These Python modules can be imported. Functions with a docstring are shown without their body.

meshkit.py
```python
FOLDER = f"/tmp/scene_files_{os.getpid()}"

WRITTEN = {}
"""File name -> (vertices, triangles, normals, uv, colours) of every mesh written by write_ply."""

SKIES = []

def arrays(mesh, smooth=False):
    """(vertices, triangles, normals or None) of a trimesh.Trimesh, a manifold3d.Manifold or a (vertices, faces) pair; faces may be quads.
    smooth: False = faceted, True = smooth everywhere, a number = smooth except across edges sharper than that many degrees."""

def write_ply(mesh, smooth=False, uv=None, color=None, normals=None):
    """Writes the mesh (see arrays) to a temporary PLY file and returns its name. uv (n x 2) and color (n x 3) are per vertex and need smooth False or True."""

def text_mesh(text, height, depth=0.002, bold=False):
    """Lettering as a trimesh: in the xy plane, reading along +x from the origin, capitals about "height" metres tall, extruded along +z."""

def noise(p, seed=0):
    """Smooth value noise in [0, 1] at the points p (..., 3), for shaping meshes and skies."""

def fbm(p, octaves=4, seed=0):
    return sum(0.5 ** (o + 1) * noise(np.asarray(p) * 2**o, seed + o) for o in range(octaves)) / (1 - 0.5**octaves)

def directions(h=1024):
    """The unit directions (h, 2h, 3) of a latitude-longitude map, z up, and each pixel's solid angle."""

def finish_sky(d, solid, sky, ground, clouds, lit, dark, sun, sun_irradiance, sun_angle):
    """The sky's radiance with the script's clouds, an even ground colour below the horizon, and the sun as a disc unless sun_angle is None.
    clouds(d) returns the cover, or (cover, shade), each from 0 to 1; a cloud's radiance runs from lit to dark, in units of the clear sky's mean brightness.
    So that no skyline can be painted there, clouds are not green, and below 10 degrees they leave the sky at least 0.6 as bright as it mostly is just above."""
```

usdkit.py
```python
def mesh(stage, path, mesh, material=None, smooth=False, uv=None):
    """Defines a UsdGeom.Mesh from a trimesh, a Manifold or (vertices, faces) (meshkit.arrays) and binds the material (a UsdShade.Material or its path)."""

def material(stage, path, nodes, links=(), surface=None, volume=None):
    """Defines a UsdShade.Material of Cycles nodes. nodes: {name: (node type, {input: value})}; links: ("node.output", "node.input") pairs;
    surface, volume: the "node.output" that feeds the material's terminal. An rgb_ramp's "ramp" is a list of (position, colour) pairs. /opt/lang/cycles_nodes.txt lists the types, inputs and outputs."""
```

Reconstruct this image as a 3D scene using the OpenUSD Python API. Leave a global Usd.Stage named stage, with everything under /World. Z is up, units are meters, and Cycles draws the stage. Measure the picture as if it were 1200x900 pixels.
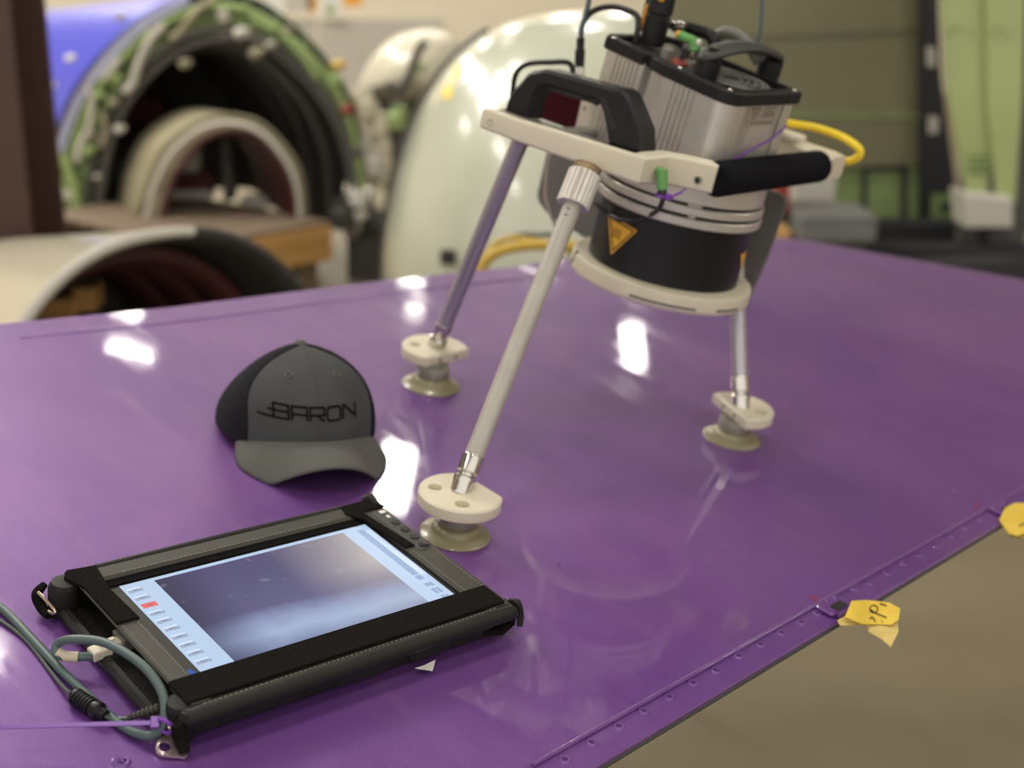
import math, random
import numpy as np, trimesh, usdkit, meshkit
from pxr import Usd, UsdGeom, UsdLux, UsdShade, Gf, Sdf
from shapely.geometry import Polygon, Point, LineString
from shapely.ops import unary_union
random.seed(7); RNG = np.random.default_rng(7)
stage = Usd.Stage.CreateInMemory()
UsdGeom.SetStageUpAxis(stage, 'Z'); UsdGeom.SetStageMetersPerUnit(stage, 1.0)
UsdGeom.Xform.Define(stage, '/World'); UsdGeom.Scope.Define(stage, '/World/Looks')

# ------------------------------------------------------------------ camera, light, exposure
FPX, PITCH, HCAM = 1650.0, math.radians(16.7), 1.45        # focal length in pixels of the 1200 wide frame
cam = UsdGeom.Camera.Define(stage, '/World/camera')
sp, cp = math.sin(PITCH), math.cos(PITCH)
cam.AddTransformOp().Set(Gf.Matrix4d(1, 0, 0, 0, 0, sp, cp, 0, 0, -cp, sp, 0, 0, 0, HCAM, 1))
cam.CreateHorizontalApertureAttr(36.0); cam.CreateVerticalApertureAttr(27.0)
cam.CreateFocalLengthAttr(FPX / 1200 * 36); cam.CreateFStopAttr(4.3); cam.CreateFocusDistanceAttr(1.13)
cam.CreateClippingRangeAttr(Gf.Vec2f(0.05, 200)); cam.GetPrim().CreateAttribute('exposure', Sdf.ValueTypeNames.Float).Set(0.08)
LAMP_POWER, DOME = 34.0, 0.35
dome = UsdLux.DomeLight.Define(stage, '/World/sky_light'); dome.CreateIntensityAttr(DOME); dome.CreateColorAttr(Gf.Vec3f(1.0, 0.96, 0.9))
LAMPS = [(x, y, 0.45, 1.2) for y in (-1.5, 2.0) for x in (-4.5, 0.6, 5.0)]
LAMPS += [(-4.3, 5.2, 0.8, 1.8), (-4.4, 8.0, 0.8, 1.8), (-5.0, 11.0, 0.8, 1.8), (-7.5, 6.5, 0.5, 1.3), (8.6, 4.5, 0.5, 1.3)]
LAMPS += [(2.44, 12.95, 0.2, 0.85), (0.32, 9.4, 0.24, 0.95), (-1.97, 10.2, 0.36, 0.12), (-2.19, 10.85, 0.26, 0.12), (0.1, 13.05, 0.24, 0.12), (0.2, 12.4, 0.15, 0.1), (-1.86, 6.25, 0.3, 0.6), (-2.9, 5.6, 0.8, 1.6)] + [(x, 15.3, 0.5, 1.3) for x in (-7.0, -5.2, -3.5, -1.8, 0.0, 1.4)]
for k, (x, y, lw_, lh_) in enumerate(LAMPS):
    L = UsdLux.RectLight.Define(stage, '/World/ceiling_lamp%s' % ('' if k == 0 else '_%03d' % k))
    L.CreateWidthAttr(lw_); L.CreateHeightAttr(lh_); L.CreateIntensityAttr(LAMP_POWER); L.CreateColorAttr(Gf.Vec3f(1.0, 0.95, 0.86))
    L.AddTranslateOp().Set(Gf.Vec3d(x, y, 6.0))

# ------------------------------------------------------------------ frames
# camera axes (x right, y down, z forward) -> world; the purple panel's frame; the rig plate's frame; the camera head's frame
RW = np.array([[1, 0, 0], [0, -sp, cp], [0, -cp, -sp]]); CAMPOS = np.array([0, 0, HCAM])
PU = np.array([0.73620272, -0.15542725, 0.65867134]); PV = np.array([0.66119639, 0.37272426, -0.65107293]); PN = -np.cross(PU, PV)
PT = np.array([-0.27551971, 0.14360355, 0.98674276]) * (0.25 / 0.21)
PM = np.eye(4); PM[:3, :3] = RW @ np.stack([PU, -PV, PN], 1); PM[:3, 3] = RW @ PT + CAMPOS       # panel local -> world
PMI = np.linalg.inv(PM)
REL = np.array([[0.9807, -0.1865, 0.0588], [0.1887, 0.9815, -0.0335], [-0.0514, 0.044, 0.9977]])
REL = np.linalg.svd(REL)[0] @ np.linalg.svd(REL)[2]
PLATE = np.eye(4); PLATE[:3, :3] = REL; PLATE[:3, 3] = [0.6318, -0.0021, 0.3271]                    # plate -> panel local
RB = np.array([[0.995, 0.096, -0.039], [-0.099, 0.992, -0.077], [0.031, 0.08, 0.996]]); RB = np.linalg.svd(RB)[0] @ np.linalg.svd(RB)[2]

def wray(px): return RW @ np.array([(px[0] - 600) / FPX, (px[1] - 450) / FPX, 1.0])                 # sight line in the world
def pick(M, px, axis, val):                                                                          # where it meets the plane axis=val of frame M (frame -> world)
    Mi = np.linalg.inv(M); o = Mi[:3, :3] @ CAMPOS + Mi[:3, 3]; d = Mi[:3, :3] @ wray(px)
    return o + d * (val - o[axis]) / d[axis]
def pp(x, y, h=0.0): return pick(PM, (x, y), 2, h)                                                   # panel local point at height h
WP = PM @ PLATE
def qz(x, y, z): return pick(WP, (x, y), 2, z)
def qx(x, y, v): return pick(WP, (x, y), 0, v)
def qy(x, y, v): return pick(WP, (x, y), 1, v)
I4 = np.eye(4)
def at(x, y, Y): return pick(I4, (x, y), 1, Y)                                                       # world point at distance Y
def atz(x, y, z=0.0): return pick(I4, (x, y), 2, z)

# ------------------------------------------------------------------ materials
def mat(name, col, rough=0.5, metal=0.0, col2=None, ns=20.0, det=3, bump=0.0, bs=200.0, coat=0.0, coatr=0.03, sheen=0.0, emit=0.0, trans=0.0, sss=0.0, spec=0.5, stretch=None, rough2=None, alpha=1.0, bd=0.002):
    n = {'p': ('principled_bsdf', {'base_color': col, 'roughness': rough, 'metallic': metal, 'coat_weight': coat, 'coat_roughness': coatr, 'sheen_weight': sheen, 'specular_ior_level': spec, 'transmission_weight': trans, 'alpha': alpha})}
    l = []
    if emit: n['p'][1]['base_color'] = (0.03, 0.03, 0.035)
    if emit: n['p'][1].update({'emission_color': col, 'emission_strength': emit})
    if sss: n['p'][1].update({'subsurface_weight': sss, 'subsurface_radius': (1, 0.8, 0.5), 'subsurface_scale': 0.004})
    if col2 is not None or bump or rough2 is not None:
        n['g'] = ('texture_coordinate', {}); src = 'g.object'
        if stretch:
            n['m'] = ('mapping', {'scale': stretch}); l.append(('g.object', 'm.vector')); src = 'm.vector'
    if col2 is not None or rough2 is not None:
        n['n'] = ('noise_texture', {'scale': ns, 'detail': float(det), 'roughness': 0.6}); l.append((src, 'n.vector'))
        n['r'] = ('map_range', {'from_min': 0.35, 'from_max': 0.65, 'clamp': True}); l.append(('n.fac', 'r.value'))
    if col2 is not None:
        n['x'] = ('mix_color', {'a': col, 'b': col2}); l += [('r.result', 'x.fac'), ('x.result', 'p.base_color')]
        if emit: l.append(('x.result', 'p.emission_color'))
    if rough2 is not None:
        n['rr'] = ('mix_float', {'a': rough, 'b': rough2}); l += [('r.result', 'rr.fac'), ('rr.result', 'p.roughness')]
    if bump:
        n['bn'] = ('noise_texture', {'scale': bs, 'detail': 3.0}); l.append((src, 'bn.vector'))
        n['b'] = ('bump', {'strength': bump, 'distance': bd}); l += [('bn.fac', 'b.height'), ('b.normal', 'p.normal')]
    return usdkit.material(stage, '/World/Looks/' + name, n, l, surface='p.BSDF')

def purple_paint():
    n = {'g': ('texture_coordinate', {}),
         'n': ('noise_texture', {'scale': 3.2, 'detail': 3.0, 'roughness': 0.55, 'distortion': 0.6}),
         'r': ('map_range', {'from_min': 0.35, 'from_max': 0.66, 'clamp': True}),
         'x': ('mix_color', {'a': (0.150, 0.050, 0.270), 'b': (0.205, 0.080, 0.305)}),
         'sc': ('map_range', {'from_min': 0.50, 'from_max': 0.78, 'to_min': 0.0, 'to_max': 0.32, 'clamp': True}), 'x2': ('mix_color', {'b': (0.27, 0.125, 0.33)}),
         'mp': ('mapping', {'scale': (14.0, 2.2, 1.0), 'rotation': (0, 0, 0.7)}),
         'sm': ('noise_texture', {'scale': 2.0, 'detail': 5.0, 'roughness': 0.65}),
         'cr': ('map_range', {'from_min': 0.42, 'from_max': 0.72, 'to_min': 0.02, 'to_max': 0.11, 'clamp': True}),
         'fl': ('voronoi_texture', {'scale': 1500.0}),
         'fm': ('map_range', {'from_min': 0.0, 'from_max': 1.0, 'to_min': 0.30, 'to_max': 0.5}),
         'bn': ('noise_texture', {'scale': 9.0, 'detail': 2.0}),
         'b': ('bump', {'strength': 0.03, 'distance': 0.002}),
         'fb': ('bump', {'strength': 0.3, 'distance': 0.0006}),
         'p': ('principled_bsdf', {'metallic': 0.3, 'roughness': 0.3, 'coat_weight': 1.0, 'coat_roughness': 0.04, 'coat_ior': 1.5})}
    l = [('g.object', 'n.vector'), ('n.fac', 'r.value'), ('r.result', 'x.fac'), ('x.result', 'x2.a'), ('sm.fac', 'sc.value'), ('sc.result', 'x2.fac'), ('x2.result', 'p.base_color'), ('g.object', 'mp.vector'), ('mp.vector', 'sm.vector'),
         ('sm.fac', 'cr.value'), ('cr.result', 'p.coat_roughness'), ('g.object', 'fl.vector'), ('fl.distance', 'fm.value'), ('fm.result', 'p.roughness'),
         ('g.object', 'bn.vector'), ('bn.fac', 'b.height'), ('b.normal', 'p.coat_normal'), ('fl.distance', 'fb.height'), ('fb.normal', 'p.normal')]
    return usdkit.material(stage, '/World/Looks/purple_paint', n, l, surface='p.BSDF')

M = dict(
    purple=purple_paint(),
    floor=mat('concrete_floor', (0.25, 0.21, 0.135), 0.45, col2=(0.20, 0.165, 0.105), ns=1.6, det=5),
    wall=mat('wall_paint', (0.74, 0.67, 0.53), 0.7), ceil=mat('ceiling_panel', (0.34, 0.33, 0.31), 0.8),
    nylon=mat('cream_nylon', (0.66, 0.60, 0.46), 0.42, sss=0.15, bump=0.05, bs=60),
    tubew=mat('pale_tube', (0.47, 0.44, 0.385), 0.38, metal=0.15, col2=(0.42, 0.39, 0.34), ns=30), tubeg=mat('satin_grey_tube', (0.46, 0.44, 0.47), 0.34, metal=0.7),
    alu=mat('brushed_aluminium', (0.68, 0.65, 0.59), 0.34, metal=0.6, col2=(0.54, 0.51, 0.46), ns=9, det=5, rough2=0.48),
    alu2=mat('satin_aluminium', (0.60, 0.58, 0.54), 0.3, metal=0.8), steel=mat('polished_steel', (0.66, 0.63, 0.58), 0.17, metal=1.0),
    brass=mat('dull_brass', (0.50, 0.40, 0.25), 0.35, metal=0.8),
    black=mat('black_plastic', (0.012, 0.012, 0.013), 0.45, spec=0.3, bump=0.06, bs=900, bd=0.0006), blacks=mat('black_satin', (0.008, 0.008, 0.010), 0.36, spec=0.3),
    dark=mat('dark_grey_plastic', (0.045, 0.044, 0.042), 0.5), greyp=mat('grey_sheet', (0.16, 0.155, 0.135), 0.5, col2=(0.135, 0.13, 0.115), ns=9),
    acr=mat('smoky_sheet', (0.20, 0.185, 0.165), 0.5),
    foam=mat('black_foam', (0.009, 0.009, 0.011), 1.0, bump=0.9, bs=600, bd=0.002, spec=0.1),
    maroon=mat('maroon_metal', (0.115, 0.012, 0.024), 0.35, metal=0.4), green=mat('green_plastic', (0.13, 0.36, 0.10), 0.4),
    red=mat('dark_red', (0.30, 0.035, 0.025), 0.5), orange=mat('amber_plastic', (0.85, 0.38, 0.03), 0.45),
    cup=mat('clear_olive_rubber', (0.27, 0.24, 0.14), 0.3, sss=0.3, coat=0.3), cupc=mat('clear_rubber', (0.62, 0.60, 0.50), 0.15, trans=0.7, coat=0.3),
    yellow=mat('yellow_cable', (0.85, 0.62, 0.02), 0.45), teal=mat('teal_cable', (0.075, 0.115, 0.112), 0.42), blackc=mat('black_cable', (0.016, 0.016, 0.017), 0.4),
    greyc=mat('grey_cable', (0.055, 0.065, 0.06), 0.4), beigec=mat('beige_cable', (0.55, 0.48, 0.36), 0.5), tie=mat('purple_plastic', (0.17, 0.045, 0.36), 0.3),
    amber=mat('warning_yellow', (0.80, 0.42, 0.03), 0.4), ink=mat('printed_black', (0.012, 0.012, 0.012), 0.6), paper=mat('label_silver', (0.33, 0.29, 0.235), 0.5),
    white=mat('white_plastic', (0.80, 0.78, 0.72), 0.4),
    leather=mat('black_leather', (0.013, 0.0125, 0.011), 0.52, spec=0.3, bump=0.25, bs=700, bd=0.0008), leatherg=mat('charcoal_leather', (0.050, 0.047, 0.039), 0.5, spec=0.35, bump=0.3, bs=900, bd=0.0008),
    velcro=mat('black_hook_tape', (0.021, 0.018, 0.016), 1.0, bump=1.0, bs=900, bd=0.004, spec=0.08, col2=(0.010, 0.009, 0.008), ns=700), stitch=mat('grey_thread', (0.30, 0.27, 0.21), 0.8),
    twill=mat('charcoal_twill', (0.052, 0.053, 0.055), 0.85, bump=0.5, bs=1400, bd=0.0006, sheen=0.06, col2=(0.046, 0.047, 0.049), ns=40), twillb=mat('olive_grey_twill', (0.085, 0.083, 0.074), 0.85, bump=0.5, bs=1400, bd=0.0006, sheen=0.06),
    mesh=mat('black_mesh_fabric', (0.008, 0.008, 0.011), 0.9, bump=1.0, bs=420, bd=0.003, spec=0.2, col2=(0.016, 0.016, 0.02), ns=260), logo=mat('black_embroidery', (0.007, 0.007, 0.0075), 0.9, spec=0.05),
    bezel=mat('screen_surround', (0.030, 0.029, 0.026), 0.35), gold=mat('champagne_metal', (0.75, 0.62, 0.46), 0.25, metal=0.9), rosem=mat('rosy_metal', (0.62, 0.50, 0.47), 0.3, metal=0.85),
    blue=mat('blue_sticker', (0.02, 0.09, 0.42), 0.3), tape=mat('yellow_tape', (0.80, 0.57, 0.07), 0.55, col2=(0.72, 0.50, 0.05), ns=60), tape2=mat('dusty_tape', (0.66, 0.50, 0.16), 0.6),
    scr_hi=mat('screen_light', (0.46, 0.60, 0.80), 0.25, emit=0.95), scr_btn=mat('screen_button', (0.58, 0.70, 0.88), 0.25, emit=1.0), scr_edge=mat('screen_button_edge', (0.30, 0.37, 0.50), 0.25, emit=1.0), scr_red=mat('screen_red', (0.80, 0.13, 0.13), 0.25, emit=0.9),
    scr_txt=mat('screen_text', (0.12, 0.17, 0.32), 0.25, emit=0.6), scr_ico=mat('screen_icon', (0.25, 0.38, 0.62), 0.25, emit=0.9),
)
def screen_image(a0, a1, b0, b1):        # what the display shows: a dusky thermal picture with a pale band along its foot
    n = {'g': ('texture_coordinate', {}), 's': ('separate_xyz', {}), 'fx': ('map_range', {'from_min': a0, 'from_max': a1, 'clamp': True}), 'fy': ('map_range', {'from_min': b0, 'from_max': b1, 'clamp': True}),
         'nz': ('noise_texture', {'scale': 26.0, 'detail': 3.0}), 'sk': ('math', {'math_type': 'multiply_add', 'value2': 0.34}), 'sk2': ('math', {'math_type': 'multiply_add', 'value2': 0.26}),
         'rv': ('rgb_ramp', {'ramp': [(0.0, (0.10, 0.12, 0.26)), (0.12, (0.20, 0.25, 0.42)), (0.27, (0.34, 0.43, 0.62)), (0.40, (0.24, 0.29, 0.48)), (0.52, (0.095, 0.088, 0.20)), (1.0, (0.070, 0.062, 0.155))]}),
         'warm': ('rgb_ramp', {'ramp': [(0.0, (0, 0, 0)), (0.55, (0, 0, 0)), (1.0, (1, 1, 1))]}), 'wy': ('rgb_ramp', {'ramp': [(0.25, (0.15, 0.15, 0.15)), (0.6, (1, 1, 1)), (1.0, (0.75, 0.75, 0.75))]}), 'wm': ('mix_color', {'blend_type': 'multiply', 'fac': 1.0}),
         'add': ('mix_color', {'b': (0.40, 0.36, 0.36)}), 'lf': ('rgb_ramp', {'ramp': [(0.0, (0.35, 0.35, 0.4)), (0.10, (0.6, 0.6, 0.65)), (0.25, (1, 1, 1)), (1.0, (1, 1, 1))]}), 'mx': ('mix_color', {'blend_type': 'multiply', 'fac': 1.0}),
         'sp': ('noise_texture', {'scale': 60.0, 'detail': 4.0}), 'spm': ('map_range', {'from_min': 0.62, 'from_max': 0.72, 'to_max': 0.35, 'clamp': True}), 'spx': ('mix_color', {'b': (0.34, 0.32, 0.42)}),
         'p': ('principled_bsdf', {'base_color': (0.02, 0.02, 0.03), 'roughness': 0.22, 'emission_strength': 0.95})}
    l = [('g.object', 's.vector'), ('s.x', 'fx.value'), ('s.y', 'fy.value'), ('g.object', 'nz.vector'), ('nz.fac', 'sk.value1'), ('fy.result', 'sk.value3'), ('sk.value', 'sk2.value3'), ('fx.result', 'sk2.value1')]
    n['sk'][1]['value2'] = 0.16; n['sk2'][1]['value2'] = 0.05
    l += [('sk2.value', 'rv.fac'), ('fx.result', 'warm.fac'), ('fy.result', 'wy.fac'), ('warm.color', 'wm.a'), ('wy.color', 'wm.b'), ('wm.result', 'add.fac'), ('rv.color', 'mx.a'), ('fx.result', 'lf.fac'), ('lf.color', 'mx.b'), ('mx.result', 'add.a'),
          ('g.object', 'sp.vector'), ('sp.fac', 'spm.value'), ('spm.result', 'spx.fac'), ('add.result', 'spx.a'), ('spx.result', 'p.emission_color')]
    return usdkit.material(stage, '/World/Looks/screen_image', n, l, surface='p.BSDF')

# ------------------------------------------------------------------ scene tree helpers
def numbered(parent, name):
    k, p = 0, f'{parent}/{name}'
    while stage.GetPrimAtPath(p): k += 1; p = f'{parent}/{name}_{k:03d}'
    return p
BASE = {}
def keys(prim, label=None, cat=None, group=None, kind=None):
    for k, v in (('label', label), ('category', cat), ('group', group), ('kind', kind)):
        if v: prim.SetCustomDataByKey(k, v)
def thing(name, label, cat, frame=None, base=(0, 0, 0), group=None, kind=None):
    """An Xform at the thing's base; frame is the frame its meshes are given in (frame -> world)."""
    F = I4 if frame is None else frame; T = np.eye(4); T[:3, 3] = base
    x = UsdGeom.Xform.Define(stage, numbered('/World', name)); x.AddTransformOp().Set(Gf.Matrix4d(*(F @ T).T.ravel().tolist()))
    BASE[str(x.GetPath())] = np.array(base, float); keys(x.GetPrim(), label, cat, group, kind); return x.GetPrim()
def part(parent, name, mesh, m, smooth=35, label=None, kind=None):
    top = '/'.join(str(parent.GetPath()).split('/')[:3]); path = numbered(str(parent.GetPath()), name)
    mesh = cat(mesh) if isinstance(mesh, list) else mesh
    v, f, nn = meshkit.arrays(mesh, False)
    tm = trimesh.Trimesh(v - BASE.get(top, 0), f, process=False)
    pr = usdkit.mesh(stage, path, tm, M[m] if isinstance(m, str) else m, smooth=smooth).GetPrim(); keys(pr, label=label, kind=kind); return pr
def single(name, mesh, m, label, cat_, frame=None, base=None, group=None, smooth=35, kind=None):
    """A thing that is one mesh: the mesh prim itself carries the frame."""
    mesh = cat(mesh) if isinstance(mesh, list) else mesh
    F = I4 if frame is None else frame; b = np.array(base if base is not None else mesh.bounds.mean(0), float); T = np.eye(4); T[:3, 3] = b
    tm = trimesh.Trimesh(mesh.vertices - b, mesh.faces, process=False)
    g = usdkit.mesh(stage, numbered('/World', name), tm, M[m] if isinstance(m, str) else m, smooth=smooth)
    UsdGeom.Xformable(g).AddTransformOp().Set(Gf.Matrix4d(*(F @ T).T.ravel().tolist())); keys(g.GetPrim(), label, cat_, group, kind); return g.GetPrim()
def struct(name, mesh, m):
    g = usdkit.mesh(stage, '/World/' + name, mesh, M[m], smooth=False); keys(g.GetPrim(), kind='structure'); return g.GetPrim()

# ------------------------------------------------------------------ shape helpers
def cat(ms): return trimesh.util.concatenate([m for m in ms if m is not None])
def tf(mesh, A): m = mesh.copy(); m.apply_transform(A); return m
def mv(mesh, d): m = mesh.copy(); m.apply_translation(d); return m
def F4(x, y, z, o): A = np.eye(4); A[:3, 0], A[:3, 1], A[:3, 2], A[:3, 3] = x, y, z, o; return A
def nrm(v): v = np.asarray(v, float); return v / np.linalg.norm(v)
def bx(size, c=(0, 0, 0), b=None, A=None):
    s = np.array(size, float) / 2; b = min(b if b is not None else 0.12 * s.min(), 0.9 * s.min())
    P = [np.array([sx * (s[0] - (k != 0) * b), sy * (s[1] - (k != 1) * b), sz * (s[2] - (k != 2) * b)]) for k in range(3) for sx in (-1, 1) for sy in (-1, 1) for sz in (-1, 1)]
    m = trimesh.convex.convex_hull(np.array(P)); m.apply_translation(c)
    return m if A is None else tf(m, A)
def spline(P, n=8):
    P = np.asarray(P, float); Q = np.vstack([2 * P[0] - P[1], P, 2 * P[-1] - P[-2]]); out = []
    for i in range(1, len(Q) - 2):
        for t in np.linspace(0, 1, n, endpoint=False):
            a, b_, c, d = Q[i - 1], Q[i], Q[i + 1], Q[i + 2]
            out.append(0.5 * ((2 * b_) + (c - a) * t + (2 * a - 5 * b_ + 4 * c - d) * t * t + (3 * b_ - a - 3 * c + d) * t ** 3))
    return np.array(out + [P[-1]])
def loft(rings, closed_caps=True):
    R_ = np.array(rings, float); n, k = R_.shape[:2]; v = R_.reshape(-1, 3); i, j = np.meshgrid(np.arange(n - 1), np.arange(k), indexing='ij')
    a, b = i * k + j, i * k + (j + 1) % k; c, d = a + k, b + k
    f = [np.stack([a, b, d], -1).reshape(-1, 3), np.stack([a, d, c], -1).reshape(-1, 3)]
    if closed_caps:
        v = np.vstack([v, R_[0].mean(0), R_[-1].mean(0)]); j = np.arange(k)
        f += [np.stack([np.full(k, n * k), (j + 1) % k, j], -1), np.stack([np.full(k, n * k + 1), (n - 1) * k + j, (n - 1) * k + (j + 1) % k], -1)]
    m = trimesh.Trimesh(v, np.vstack(f), process=False); m.fix_normals(); return m
def tube(P, r, sides=12, n=8, sm=True):
    P = spline(P, n) if sm and len(P) > 2 else np.asarray(P, float); T = np.gradient(P, axis=0); T /= np.linalg.norm(T, axis=1, keepdims=True) + 1e-12
    up = np.array([0, 0, 1.0]) if abs(T[0][2]) < 0.9 else np.array([1.0, 0, 0]); N = nrm(np.cross(T[0], up)); rings = []; r = np.broadcast_to(r, (len(P),)) if np.ndim(r) == 0 else np.interp(np.linspace(0, 1, len(P)), np.linspace(0, 1, len(r)), r)
    for i in range(len(P)):
        N = nrm(N - T[i] * (N @ T[i])); B = np.cross(T[i], N); a = np.arange(sides) * 2 * np.pi / sides
        rings.append(P[i] + r[i] * (np.cos(a)[:, None] * N + np.sin(a)[:, None] * B))
    return loft(rings)
def lathe(prof, A=None, sec=40):
    m = trimesh.creation.revolve(np.array(prof, float), sections=sec); m.merge_vertices(); m.fix_normals(); return m if A is None else tf(m, A)
def rod(p, q, prof, sec=28):
    """A turned profile [(radius, along)] with 'along' measured from p towards q in metres."""
    p, q = np.asarray(p, float), np.asarray(q, float); z = nrm(q - p); x = nrm(np.cross(z, [0, 0, 1.0] if abs(z[2]) < 0.95 else [1.0, 0, 0])); return lathe(prof, F4(x, np.cross(z, x), z, p), sec)
def cyl(p, q, r, b=None, sec=24):
    L = np.linalg.norm(np.asarray(q, float) - np.asarray(p, float)); b = min(r, L) * 0.12 if b is None else b
    return rod(p, q, [(0, 0), (r - b, 0), (r, b), (r, L - b), (r - b, L), (0, L)], sec)
def inset(E, d):
    E = np.asarray(E, float); a = E - np.roll(E, 1, 0); b = np.roll(E, -1, 0) - E; a /= np.linalg.norm(a, axis=1, keepdims=True) + 1e-12; b /= np.linalg.norm(b, axis=1, keepdims=True) + 1e-12
    na, nb = np.stack([-a[:, 1], a[:, 0]], 1), np.stack([-b[:, 1], b[:, 0]], 1); m = na + nb; q = np.maximum((m * m).sum(1, keepdims=True), 0.5); return E + 2 * m / q * d
def slab(E, z0, z1, b=0.0, holes=(), A=None):
    """A flat piece with the outline E and chamfered rims, optional holes."""
    E = np.array(Polygon(E).exterior.coords)[:-1]
    if Polygon(E).exterior.is_ccw is False: E = E[::-1]
    lay = [(E, z0), (E, z1)] if b <= 0 else [(inset(E, b), z0), (E, z0 + b), (E, z1 - b), (inset(E, b), z1)]
    n = len(E); v = np.vstack([np.c_[e, np.full(n, z)] for e, z in lay]); f = []
    for k in range(len(lay) - 1):
        for j in range(n): a, c = k * n + j, k * n + (j + 1) % n; f += [[a, c, c + n], [a, c + n, a + n]]
    side = trimesh.Trimesh(v, np.array(f), process=False); out = [side]
    hs = [np.array(Polygon(h).exterior.coords)[:-1] for h in holes]
    for e, z, flip in ((lay[0][0], z0, True), (lay[-1][0], z1, False)):
        cv, cf = trimesh.creation.triangulate_polygon(Polygon(e, hs), engine='earcut'); cf = cf[:, ::-1] if flip else cf; out.append(trimesh.Trimesh(np.c_[cv, np.full(len(cv), z)], cf, process=False))
        nn = out[-1].face_normals[:, 2].mean()
        if (nn > 0) == flip: out[-1].invert()
    for h in hs:
        h = h if Polygon(h).exterior.is_ccw else h[::-1]; k = len(h); hv = np.vstack([np.c_[h, np.full(k, z0)], np.c_[h, np.full(k, z1)]]); hf = []
        for j in range(k): a, c = j, (j + 1) % k; hf += [[a, c + k, c], [a, a + k, c + k]]
        out.append(trimesh.Trimesh(hv, np.array(hf), process=False))
    m = cat(out); m.merge_vertices(); return m if A is None else tf(m, A)
def circ(c, r, n=28, a0=0, a1=2 * np.pi, ry=None):
    a = np.linspace(a0, a1, n, endpoint=abs(a1 - a0) < 6.28); return np.stack([c[0] + r * np.cos(a), c[1] + (ry or r) * np.sin(a)], 1)
def rrect(x0, x1, y0, y1, r, n=5): return np.vstack([circ((x1 - r, y1 - r), r, n, 0, np.pi / 2), circ((x0 + r, y1 - r), r, n, np.pi / 2, np.pi), circ((x0 + r, y0 + r), r, n, np.pi, 1.5 * np.pi), circ((x1 - r, y0 + r), r, n, 1.5 * np.pi, 2 * np.pi)])
def flat(E, fn, grid=0.0, holes=()):
    """A thin decal: the outline E (2D) is meshed and each vertex carried onto a surface by fn."""
    P = Polygon(E, holes) if not isinstance(E, Polygon) else E
    v, f = trimesh.creation.triangulate_polygon(P, engine='earcut'); m = trimesh.Trimesh(np.c_[v, np.zeros(len(v))], f, process=False)
    if grid: m = m.subdivide_to_size(grid, max_iter=8)
    return trimesh.Trimesh(np.array([fn(p[0], p[1]) for p in m.vertices]), m.faces, process=False)
def strokes(lines, w): return [g for g in getattr(unary_union([LineString(l).buffer(w / 2, cap_style=2, join_style=2) for l in lines]), 'geoms', [unary_union([LineString(l).buffer(w / 2, cap_style=2, join_style=2) for l in lines])])]
def dashes(P, step, size, up):
    """Small stitches along a polyline."""
    P = np.asarray(P, float); d = np.r_[0, np.cumsum(np.linalg.norm(np.diff(P, axis=0), axis=1))]; out = []
    for s in np.arange(step / 2, d[-1], step):
        c = np.array([np.interp(s, d, P[:, k]) for k in range(3)]); e = np.array([np.interp(min(s + 1e-3, d[-1]), d, P[:, k]) for k in range(3)]) - np.array([np.interp(max(s - 1e-3, 0), d, P[:, k]) for k in range(3)])
        x = nrm(e); z = nrm(up - x * (np.asarray(up) @ x)); out.append(tf(bx((step * 0.62, size, size), b=size * 0.3), F4(x, np.cross(z, x), z, c)))
    return out

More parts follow.
